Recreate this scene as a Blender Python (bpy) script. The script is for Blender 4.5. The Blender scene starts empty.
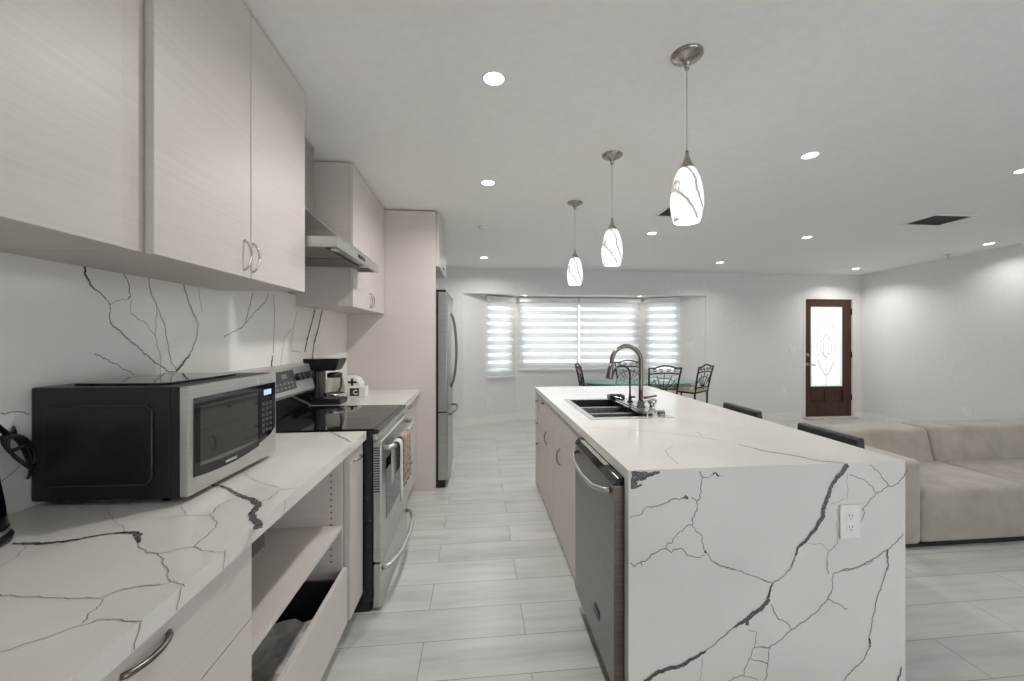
import bpy, bmesh, math, random
from mathutils import Vector, Matrix

# ---------------------------------------------------------------- camera, world, exposure
sc = bpy.context.scene
YAW = math.atan(42.5 / 410.0)
cd = bpy.data.cameras.new('camera')
cam = bpy.data.objects.new('camera', cd)
sc.collection.objects.link(cam)
cd.sensor_fit = 'HORIZONTAL'
cd.sensor_width = 36.0
cd.lens = 410.0 / 1024.0 * 36.0
cd.shift_x = -9.5 / 1024.0
cd.shift_y = -4.0 / 1024.0
cd.clip_start = 0.02
cam.location = (0, 0, 1.388)
cam.rotation_euler = (math.pi / 2, 0, -YAW)
sc.camera = cam
sc.view_settings.view_transform = 'Standard'
sc.view_settings.look = 'None'
sc.view_settings.gamma = 1.0
sc.view_settings.use_curve_mapping = False
sc.view_settings.exposure = 0.13
world = bpy.data.worlds.new('world')
sc.world = world
world.use_nodes = True
_bg = world.node_tree.nodes['Background']
_bg.inputs[0].default_value = (0.93, 0.97, 1.0, 1)
_bg.inputs[1].default_value = 2.5

# light strengths in one place
W_DOWN = 5.2       # living room downlights
W_AISLE = 10.5     # kitchen aisle downlights
W_BAY = 0.9        # two small ones in the bay soffit
W_PEND = 1.4       # pendant bulbs
PEND_GLOW = 0.58

C = sc.collection
ZC0, ZC1 = 2.655, -0.034
def zc(y): return ZC0 + ZC1 * y

# ---------------------------------------------------------------- materials
def new_mat(name):
    m = bpy.data.materials.new(name); m.use_nodes = True
    nt = m.node_tree
    return m, nt, nt.nodes['Principled BSDF']
def L(c):
    return tuple((x / 255 / 12.92 if x / 255 <= .04045 else ((x / 255 + .055) / 1.055) ** 2.4) for x in c) + (1,)
def noise_mat(name, c1, c2, scale=(8, 8, 8), detail=3, rough=.5, metal=0., bump=0., spec=None, coat=0., lo=.35, hi=.65, rough2=None, sheen=0., aniso=0.):
    m, nt, b = new_mat(name)
    tc = nt.nodes.new('ShaderNodeTexCoord'); mp = nt.nodes.new('ShaderNodeMapping')
    mp.inputs['Scale'].default_value = scale
    n = nt.nodes.new('ShaderNodeTexNoise'); n.inputs['Scale'].default_value = 1.0; n.inputs['Detail'].default_value = detail
    cr = nt.nodes.new('ShaderNodeValToRGB')
    cr.color_ramp.elements[0].position = lo; cr.color_ramp.elements[0].color = L(c1)
    cr.color_ramp.elements[1].position = hi; cr.color_ramp.elements[1].color = L(c2)
    nt.links.new(tc.outputs['Object'], mp.inputs['Vector']); nt.links.new(mp.outputs['Vector'], n.inputs['Vector'])
    nt.links.new(n.outputs['Fac'], cr.inputs['Fac']); nt.links.new(cr.outputs['Color'], b.inputs['Base Color'])
    b.inputs['Roughness'].default_value = rough; b.inputs['Metallic'].default_value = metal
    if spec is not None: b.inputs['Specular IOR Level'].default_value = spec
    if coat: b.inputs['Coat Weight'].default_value = coat; b.inputs['Coat Roughness'].default_value = .06
    if sheen: b.inputs['Sheen Weight'].default_value = sheen
    if aniso: b.inputs['Anisotropic'].default_value = aniso
    if bump:
        bp = nt.nodes.new('ShaderNodeBump'); bp.inputs['Strength'].default_value = bump; bp.inputs['Distance'].default_value = .002
        nt.links.new(n.outputs['Fac'], bp.inputs['Height']); nt.links.new(bp.outputs['Normal'], b.inputs['Normal'])
    return m
def emit_mat(name, c, s):
    m, nt, b = new_mat(name)
    b.inputs['Base Color'].default_value = L(c); b.inputs['Emission Color'].default_value = L(c); b.inputs['Emission Strength'].default_value = s
    return m

WALLP = noise_mat('wall_paint', (225, 225, 223), (229, 229, 227), (30, 30, 30), 2, .6, spec=.25)
CEILP = noise_mat('ceiling_paint', (241, 239, 237), (244, 242, 240), (20, 20, 20), 2, .75, spec=.15)
TRIMP = noise_mat('trim_paint', (233, 231, 226), (237, 235, 231), (20, 20, 20), 2, .4)
LAM = noise_mat('laminate_horizontal_grain', (204, 196, 191), (213, 206, 201), (1.6, 1.6, 150), 4, .42, lo=.2, hi=.8)
LAMV = noise_mat('laminate_side_grain', (202, 193, 187), (212, 203, 197), (1.6, 1.6, 140), 4, .42, lo=.2, hi=.8)
MARB = noise_mat('quartz_white', (219, 215, 210), (230, 226, 221), (2.2, 2.2, 2.2), 6, .13, lo=.3, hi=.7)
SPLM = noise_mat('quartz_backsplash', (233, 229, 224), (241, 238, 234), (2.2, 2.2, 2.2), 6, .2, lo=.3, hi=.7)
V_D = noise_mat('vein_dark', (50, 48, 48), (120, 117, 115), (220, 220, 220), 4, .25)
V_M = noise_mat('vein_grey', (122, 119, 117), (158, 154, 151), (160, 160, 160), 4, .25)
V_F = noise_mat('vein_faint', (168, 164, 160), (190, 186, 182), (160, 160, 160), 4, .22)
STEEL = noise_mat('brushed_steel', (168, 166, 162), (190, 188, 184), (2, 2, 220), 3, .30, 1.)
STEELH = noise_mat('brushed_steel_dark', (128, 126, 123), (150, 148, 145), (3, 3, 220), 3, .36, 1.)
SILV = noise_mat('silver_panel', (188, 187, 183), (200, 199, 195), (4, 4, 200), 3, .32, .75)
CHROME = noise_mat('chrome', (200, 200, 200), (215, 215, 215), (9, 9, 9), 2, .12, 1.)
NICKEL = noise_mat('brushed_nickel', (150, 145, 138), (178, 172, 165), (60, 60, 4), 2, .26, 1.)
GUNM = noise_mat('dark_nickel', (112, 106, 100), (136, 130, 124), (60, 60, 4), 2, .28, 1.)
BLK = noise_mat('black_plastic', (20, 20, 20), (27, 26, 26), (40, 40, 40), 3, .38)
BLKG = noise_mat('black_glass', (9, 9, 10), (13, 13, 14), (20, 20, 20), 2, .05)
BLKP = noise_mat('black_painted_metal', (26, 25, 24), (34, 33, 31), (30, 30, 30), 2, .22)
DARKI = noise_mat('dark_interior', (32, 31, 30), (40, 39, 38), (10, 10, 10), 2, .7)
COMPO = noise_mat('black_composite', (30, 32, 31), (42, 44, 43), (200, 200, 200), 2, .45)
SOFA = noise_mat('beige_velvet', (156, 148, 136), (176, 168, 156), (5, 5, 5), 4, .85, sheen=.35, bump=.1)
STOOLM = noise_mat('black_vinyl', (38, 39, 40), (58, 59, 60), (60, 60, 60), 3, .42, bump=.3)
DOORW = noise_mat('mahogany', (50, 26, 18), (80, 45, 32), (30, 30, 1.6), 5, .38, lo=.3, hi=.7)
IRON = noise_mat('wrought_iron', (46, 34, 28), (64, 48, 40), (40, 40, 40), 3, .45, .3)
PLAST = noise_mat('white_plastic', (232, 230, 225), (238, 236, 232), (30, 30, 30), 2, .35)
GRILLE = noise_mat('grey_grille', (70, 70, 68), (90, 90, 88), (30, 30, 30), 2, .5)
PAPER = noise_mat('paper', (190, 188, 185), (226, 224, 220), (14, 14, 14), 4, .8)
TOWW = noise_mat('white_towel', (205, 202, 197), (222, 219, 214), (120, 120, 120), 3, .95, bump=.4)
LABELD = noise_mat('dark_print', (40, 38, 36), (58, 56, 53), (60, 60, 60), 2, .5)
GRAPH = noise_mat('graphite', (58, 57, 56), (72, 71, 70), (60, 60, 60), 2, .4)
LENS = emit_mat('lamp_lens', (255, 250, 240), 9.0)
BLUE = emit_mat('blue_display', (150, 175, 235), .9)

def pattern_mat(name, c1, c2, c3, scale, rough=.9):
    m, nt, b = new_mat(name)
    tc = nt.nodes.new('ShaderNodeTexCoord')
    v = nt.nodes.new('ShaderNodeTexVoronoi'); v.inputs['Scale'].default_value = scale
    n = nt.nodes.new('ShaderNodeTexNoise'); n.inputs['Scale'].default_value = scale * .8; n.inputs['Detail'].default_value = 4
    mx = nt.nodes.new('ShaderNodeMath'); mx.operation = 'ADD'
    cr = nt.nodes.new('ShaderNodeValToRGB'); cr.color_ramp.interpolation = 'EASE'
    e = cr.color_ramp.elements
    e[0].position = .55; e[0].color = L(c1); e[1].position = 1.0; e[1].color = L(c3)
    k = e.new(.78); k.color = L(c2)
    nt.links.new(tc.outputs['Object'], v.inputs['Vector']); nt.links.new(tc.outputs['Object'], n.inputs['Vector'])
    nt.links.new(v.outputs['Distance'], mx.inputs[0]); nt.links.new(n.outputs['Fac'], mx.inputs[1])
    nt.links.new(mx.outputs[0], cr.inputs['Fac']); nt.links.new(cr.outputs['Color'], b.inputs['Base Color'])
    b.inputs['Roughness'].default_value = rough
    return m
TOWB = pattern_mat('brown_patterned_towel', (92, 76, 65), (130, 114, 101), (166, 153, 141), 38)
SEATF = pattern_mat('floral_seat_fabric', (70, 54, 42), (140, 122, 100), (196, 184, 164), 26)

def floor_mat():
    m, nt, b = new_mat('pale_wood_tile')
    tc = nt.nodes.new('ShaderNodeTexCoord'); mp = nt.nodes.new('ShaderNodeMapping')
    # joints across the room every 0.22 m, planks 0.93 m long, half-offset rows
    mp.inputs['Location'].default_value = (0.25 + .93 * 6, -1.898 + .22 * 40, 0)
    br = nt.nodes.new('ShaderNodeTexBrick'); br.offset = .5; br.squash = 1
    br.inputs['Scale'].default_value = 1.0; br.inputs['Brick Width'].default_value = .93; br.inputs['Row Height'].default_value = .22
    br.inputs['Mortar Size'].default_value = .0022; br.inputs['Mortar Smooth'].default_value = .3
    br.inputs['Color1'].default_value = (0, 0, 0, 1); br.inputs['Color2'].default_value = (1, 1, 1, 1); br.inputs['Mortar'].default_value = (.5, .5, .5, 1)
    mp2 = nt.nodes.new('ShaderNodeMapping'); mp2.inputs['Scale'].default_value = (1.6, 13, 1)
    n = nt.nodes.new('ShaderNodeTexNoise'); n.inputs['Scale'].default_value = 1.0; n.inputs['Detail'].default_value = 6; n.inputs['Roughness'].default_value = .6
    n2 = nt.nodes.new('ShaderNodeTexNoise'); n2.inputs['Scale'].default_value = 1.6; n2.inputs['Detail'].default_value = 3
    cr = nt.nodes.new('ShaderNodeValToRGB')
    e = cr.color_ramp.elements
    e[0].position = .28; e[0].color = L((178, 178, 175)); e[1].position = .62; e[1].color = L((203, 203, 200))
    k = e.new(.45); k.color = L((193, 193, 190))
    off = nt.nodes.new('ShaderNodeVectorMath'); off.operation = 'ADD'
    sc_ = nt.nodes.new('ShaderNodeVectorMath'); sc_.operation = 'SCALE'; sc_.inputs['Scale'].default_value = 9.0
    add = nt.nodes.new('ShaderNodeMath'); add.operation = 'MULTIPLY_ADD'; add.inputs[1].default_value = .35; 
    tint = nt.nodes.new('ShaderNodeMix'); tint.data_type = 'RGBA'; tint.blend_type = 'MULTIPLY'; tint.inputs['Factor'].default_value = .5
    tr = nt.nodes.new('ShaderNodeValToRGB'); tr.color_ramp.elements[0].color = (.86, .86, .86, 1); tr.color_ramp.elements[1].color = (1, 1, 1, 1)
    mo = nt.nodes.new('ShaderNodeMix'); mo.data_type = 'RGBA'; mo.inputs['B'].default_value = L((138, 137, 133))
    nt.links.new(tc.outputs['Object'], mp.inputs['Vector']); nt.links.new(mp.outputs['Vector'], br.inputs['Vector'])
    nt.links.new(br.outputs['Color'], sc_.inputs[0])
    nt.links.new(tc.outputs['Object'], mp2.inputs['Vector']); nt.links.new(mp2.outputs['Vector'], off.inputs[0]); nt.links.new(sc_.outputs['Vector'], off.inputs[1])
    nt.links.new(off.outputs['Vector'], n.inputs['Vector']); nt.links.new(tc.outputs['Object'], n2.inputs['Vector'])
    nt.links.new(n2.outputs['Fac'], add.inputs[0])
    sub = nt.nodes.new('ShaderNodeMath'); sub.operation = 'SUBTRACT'; sub.inputs[1].default_value = .175
    nt.links.new(n.outputs['Fac'], add.inputs[2]); nt.links.new(add.outputs[0], sub.inputs[0]); nt.links.new(sub.outputs[0], cr.inputs['Fac'])
    nt.links.new(br.outputs['Color'], tr.inputs['Fac'])
    nt.links.new(cr.outputs['Color'], tint.inputs['A']); nt.links.new(tr.outputs['Color'], tint.inputs['B'])
    nt.links.new(tint.outputs['Result'], mo.inputs['A']); nt.links.new(br.outputs['Fac'], mo.inputs['Factor'])
    nt.links.new(mo.outputs['Result'], b.inputs['Base Color'])
    b.inputs['Roughness'].default_value = .33
    b.inputs['Specular IOR Level'].default_value = .5
    return m
FLOOR = floor_mat()

def glass_mat(name, rough=0., tint=(255, 255, 255)):
    m, nt, b = new_mat(name)
    b.inputs['Base Color'].default_value = L(tint); b.inputs['Transmission Weight'].default_value = 1.0
    b.inputs['Roughness'].default_value = rough; b.inputs['IOR'].default_value = 1.45
    # a thin clear layer: plain transparency mixed in so daylight passes
    t = nt.nodes.new('ShaderNodeBsdfTransparent'); t.inputs[0].default_value = L(tint)
    mx = nt.nodes.new('ShaderNodeMixShader'); mx.inputs[0].default_value = .12
    out = nt.nodes['Material Output']
    nt.links.new(t.outputs[0], mx.inputs[1]); nt.links.new(b.outputs[0], mx.inputs[2]); nt.links.new(mx.outputs[0], out.inputs[0])
    return m
GLASS = glass_mat('clear_glass')
TABG = glass_mat('table_glass', 0., (222, 240, 238))
def table_glass():
    m, nt, b = new_mat('aqua_table_glass')
    t = nt.nodes.new('ShaderNodeBsdfTransparent'); t.inputs[0].default_value = (.82, .92, .92, 1)
    b.inputs['Base Color'].default_value = L((190, 215, 218)); b.inputs['Roughness'].default_value = .04
    lw = nt.nodes.new('ShaderNodeFresnel'); lw.inputs[0].default_value = 1.7
    mx = nt.nodes.new('ShaderNodeMixShader')
    nt.links.new(lw.outputs[0], mx.inputs[0])
    nt.links.new(t.outputs[0], mx.inputs[1]); nt.links.new(b.outputs[0], mx.inputs[2]); nt.links.new(mx.outputs[0], nt.nodes['Material Output'].inputs[0])
    return m
TABG = table_glass()
def translucent_mat(name, c, transp=.0, mixt=.6):
    m, nt, b = new_mat(name)
    b.inputs['Base Color'].default_value = L(c); b.inputs['Roughness'].default_value = .9; b.inputs['Specular IOR Level'].default_value = .1
    t = nt.nodes.new('ShaderNodeBsdfTranslucent')
    tc = nt.nodes.new('ShaderNodeTexCoord'); n = nt.nodes.new('ShaderNodeTexNoise'); n.inputs['Scale'].default_value = 60
    cr = nt.nodes.new('ShaderNodeValToRGB'); cr.color_ramp.elements[0].color = tuple(x * .94 for x in L(c)[:3]) + (1,); cr.color_ramp.elements[1].color = L(c)
    nt.links.new(tc.outputs['Object'], n.inputs['Vector']); nt.links.new(n.outputs['Fac'], cr.inputs['Fac']); nt.links.new(cr.outputs['Color'], t.inputs[0])
    mx = nt.nodes.new('ShaderNodeMixShader'); mx.inputs[0].default_value = mixt
    nt.links.new(b.outputs[0], mx.inputs[1]); nt.links.new(t.outputs[0], mx.inputs[2])
    last = mx
    if transp:
        tr = nt.nodes.new('ShaderNodeBsdfTransparent'); m2 = nt.nodes.new('ShaderNodeMixShader'); m2.inputs[0].default_value = transp
        nt.links.new(mx.outputs[0], m2.inputs[1]); nt.links.new(tr.outputs[0], m2.inputs[2]); last = m2
    nt.links.new(last.outputs[0], nt.nodes['Material Output'].inputs[0])
    return m
BLINDF = translucent_mat('blind_fabric', (238, 241, 241), 0., .52)
BLINDS = translucent_mat('blind_sheer', (245, 247, 247), .45, .6)
FROST = translucent_mat('frosted_door_glass', (236, 238, 234), .06, .72)
def shade_mat():
    m, nt, b = new_mat('swirled_white_glass')
    tc = nt.nodes.new('ShaderNodeTexCoord'); mp = nt.nodes.new('ShaderNodeMapping'); mp.inputs['Scale'].default_value = (9, 9, 14); mp.inputs['Rotation'].default_value = (.5, .3, 0)
    w = nt.nodes.new('ShaderNodeTexWave'); w.inputs['Scale'].default_value = .6; w.inputs['Distortion'].default_value = 6; w.inputs['Detail'].default_value = 3; w.inputs['Detail Scale'].default_value = .8
    cr = nt.nodes.new('ShaderNodeValToRGB'); cr.color_ramp.elements[0].position = .0; cr.color_ramp.elements[0].color = L((150, 146, 143)); cr.color_ramp.elements[1].position = .16; cr.color_ramp.elements[1].color = L((252, 250, 247))
    nt.links.new(tc.outputs['Object'], mp.inputs['Vector']); nt.links.new(mp.outputs['Vector'], w.inputs['Vector']); nt.links.new(w.outputs['Fac'], cr.inputs['Fac'])
    nt.links.new(cr.outputs['Color'], b.inputs['Base Color']); nt.links.new(cr.outputs['Color'], b.inputs['Emission Color'])
    b.inputs['Emission Strength'].default_value = PEND_GLOW; b.inputs['Roughness'].default_value = .15
    return m
SHADE = shade_mat()

# ---------------------------------------------------------------- mesh helpers
class MB:
    def __init__(s): s.v = []; s.f = []; s.m = []; s.s = []
    def add(s, vs, fs, mi=0, smooth=False):
        o = len(s.v); s.v += [tuple(p) for p in vs]
        for f in fs: s.f.append(tuple(i + o for i in f)); s.m.append(mi); s.s.append(smooth)
        return s
    def box(s, x0, x1, y0, y1, z0, z1, mi=0):
        v = [(x, y, z) for z in (z0, z1) for y in (y0, y1) for x in (x0, x1)]
        return s.add(v, [(0, 2, 3, 1), (4, 5, 7, 6), (0, 1, 5, 4), (1, 3, 7, 5), (3, 2, 6, 7), (2, 0, 4, 6)], mi)
    def hexa(s, b, t, mi=0):   # two quads of four points
        return s.add(list(b) + list(t), [(3, 2, 1, 0), (4, 5, 6, 7), (0, 1, 5, 4), (1, 2, 6, 5), (2, 3, 7, 6), (3, 0, 4, 7)], mi)
    def prism(s, poly, a0, a1, axis, mi=0, smooth=False):  # 2D polygon extruded along axis
        n = len(poly)
        def P(p, a):
            if axis == 'x': return (a, p[0], p[1])
            if axis == 'y': return (p[0], a, p[1])
            return (p[0], p[1], a)
        v = [P(p, a0) for p in poly] + [P(p, a1) for p in poly]
        f = [tuple(range(n))[::-1], tuple(range(n, 2 * n))]
        s.add(v, f, mi)
        return s.add(v, [(i, (i + 1) % n, n + (i + 1) % n, n + i) for i in range(n)], mi, smooth)
    def tube(s, pts, r, seg=10, mi=0, closed=False, cap=True, flat=None):
        P = [Vector(p) for p in pts]; n = len(P)
        R_ = r if isinstance(r, (list, tuple)) else [r] * n
        vs = []; up = None
        for i in range(n):
            if closed: t = P[(i + 1) % n] - P[i - 1]
            else: t = P[min(i + 1, n - 1)] - P[max(i - 1, 0)]
            t.normalize()
            if up is None:
                up = Vector((0, 0, 1)) if abs(t.z) < .9 else Vector((1, 0, 0))
            a = up - t * up.dot(t)
            if a.length < 1e-6: a = t.orthogonal()
            a.normalize(); b = t.cross(a); up = a
            for k in range(seg):
                th = 2 * math.pi * k / seg
                fa, fb = (1, 1) if flat is None else flat
                vs.append(P[i] + a * (math.cos(th) * R_[i] * fa) + b * (math.sin(th) * R_[i] * fb))
        fs = []
        for i in range(n if closed else n - 1):
            j = (i + 1) % n
            for k in range(seg):
                k2 = (k + 1) % seg
                fs.append((i * seg + k, i * seg + k2, j * seg + k2, j * seg + k))
        s.add(vs, fs, mi, True)
        if cap and not closed:
            s.add([vs[k] for k in range(seg)], [tuple(range(seg))[::-1]], mi)
            s.add([vs[(n - 1) * seg + k] for k in range(seg)], [tuple(range(seg))], mi)
        return s
    def lathe(s, prof, c=(0, 0, 0), seg=28, mi=0, axis='z', sx=1, sy=1):  # prof: (radius, height)
        vs = []
        for r, h in prof:
            for k in range(seg):
                th = 2 * math.pi * k / seg
                a, b = r * math.cos(th) * sx, r * math.sin(th) * sy
                p = (a, b, h) if axis == 'z' else ((h, a, b) if axis == 'x' else (b, h, a))
                vs.append((c[0] + p[0], c[1] + p[1], c[2] + p[2]))
        fs = []
        for i in range(len(prof) - 1):
            for k in range(seg):
                k2 = (k + 1) % seg
                fs.append((i * seg + k, i * seg + k2, (i + 1) * seg + k2, (i + 1) * seg + k))
        return s.add(vs, fs, mi, True)
    def cyl(s, c, r, h, axis='z', seg=24, mi=0, r2=None):
        r2 = r if r2 is None else r2
        return s.lathe([(0, 0), (r, 0)], c, seg, mi, axis).lathe([(r, 0), (r2, h)], c, seg, mi, axis).lathe([(r2, h), (0, h)], c, seg, mi, axis)
    def build(s, name, mats, parent=None, bevel=0., seg=2, world=True, rot=None):
        me = bpy.data.meshes.new(name)
        v = s.v
        if parent is not None and world:
            px, py, pz = off(parent)
            v = [(a - px, b - py, c - pz) for a, b, c in v]
        me.from_pydata(v, [], s.f); 
        for m in (mats if isinstance(mats, (list, tuple)) else [mats]): me.materials.append(m)
        for p, mi, sm in zip(me.polygons, s.m, s.s): p.material_index = mi; p.use_smooth = sm
        bm = bmesh.new(); bm.from_mesh(me)
        bmesh.ops.remove_doubles(bm, verts=bm.verts, dist=1e-5)
        bmesh.ops.recalc_face_normals(bm, faces=bm.faces)
        bm.to_mesh(me); bm.free(); me.update()
        o = bpy.data.objects.new(name, me); C.objects.link(o)
        if parent is not None: o.parent = parent
        if bevel:
            b = o.modifiers.new('bevel', 'BEVEL'); b.width = bevel; b.segments = seg; b.limit_method = 'ANGLE'; b.angle_limit = math.radians(40)
            b.harden_normals = False
        return o
def off(o):
    x = y = z = 0
    while o is not None:
        x += o.location.x; y += o.location.y; z += o.location.z; o = o.parent
    return x, y, z
def tag(o, label, cat, group=None, kind=None):
    o['label'] = label; o['category'] = cat
    if group: o['group'] = group
    if kind: o['kind'] = kind
    return o
def thing(name, label, cat, loc=(0, 0, 0), rz=0., group=None, rx=0.):
    o = bpy.data.objects.new(name, None); C.objects.link(o)
    o.empty_display_size = .1
    o.location = loc; o.rotation_euler = (rx, 0, rz)
    return tag(o, label, cat, group)
def struct(o):
    o['kind'] = 'structure'; return o
def copy_tree(o, parent=None):
    c = o.copy(); C.objects.link(c)
    if parent is not None: c.parent = parent
    for ch in list(o.children): copy_tree(ch, c)
    return c
def lamp(kind, name, loc, w, parent=None, size=.1, spread=None, rot=(0, 0, 0), color=(1, 1, 1), shape='DISK', size_y=None):
    d = bpy.data.lights.new(name, kind); d.energy = w; d.color = color
    if kind == 'AREA':
        d.shape = shape; d.size = size
        if size_y: d.size_y = size_y
        if spread: d.spread = spread
    else: d.shadow_soft_size = size
    o = bpy.data.objects.new(name, d); C.objects.link(o); o.location = loc; o.rotation_euler = rot
    if parent is not None: o.parent = parent
    return o
def veins(mb, data, to3, eps, seed=1, jag=1.0):
    # jagged inlay ribbons lying a hair above the slab face; material slots 1..3
    rnd = random.Random(seed); lift = 0
    for sh, w0, w1, pts in data:
        lift = (lift + 1) % 7
        P = [Vector((p[0], p[1])) for p in pts]
        Q = []; tot = sum((P[i + 1] - P[i]).length for i in range(len(P) - 1)) or 1
        acc = 0
        for i in range(len(P) - 1):
            d = P[i + 1] - P[i]; ln = d.length; n = max(2, int(ln / .005))
            nm = Vector((-d.y, d.x)).normalized() if ln > 1e-6 else Vector((0, 0))
            ph = rnd.random() * 6.3
            for k in range(n):
                t = k / n
                a = math.sin(math.pi * t)
                wob = (math.sin(t * ln * 110 + ph) * .0022 + math.sin(t * ln * 310 + ph * 2) * .001 + rnd.uniform(-.0008, .0008)) * jag * min(1, a * 1.6)
                Q.append((P[i] + d * t + nm * wob, (acc + ln * t) / tot))
            acc += ln
        Q.append((P[-1], 1))
        vs = []
        for i, (p, t) in enumerate(Q):
            d = (Q[min(i + 1, len(Q) - 1)][0] - Q[max(i - 1, 0)][0])
            nm = Vector((-d.y, d.x)).normalized() if d.length > 1e-7 else Vector((1, 0))
            w = (w0 + (w1 - w0) * t) * .5
            rr = (.22, .3, .2)[sh]
            a = w * (1 + rnd.uniform(-rr, rr)); b = w * (1 + rnd.uniform(-rr, rr))
            e = eps * (1 + lift * .12 + (2 - sh) * .9)
            vs.append(to3(p + nm * a, e)); vs.append(to3(p - nm * b, e))
        mb.add(vs, [(2 * i, 2 * i + 1, 2 * i + 3, 2 * i + 2) for i in range(len(Q) - 1)], 1 + sh)
def arc(cx, cz, r, a0, a1, n, y=0, plane='xz'):
    out = []
    for i in range(n + 1):
        a = math.radians(a0 + (a1 - a0) * i / n)
        p, q = cx + r * math.cos(a), cz + r * math.sin(a)
        out.append((p, y, q) if plane == 'xz' else (y, p, q))
    return out
def bow(p0, p1, out, n=12, stub=True):   # a bow handle between two points, bulging by vector out
    a, b, o = Vector(p0), Vector(p1), Vector(out)
    return [a + (b - a) * (i / n) + o * (math.sin(math.pi * i / n) ** .6) for i in range(n + 1)]

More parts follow.
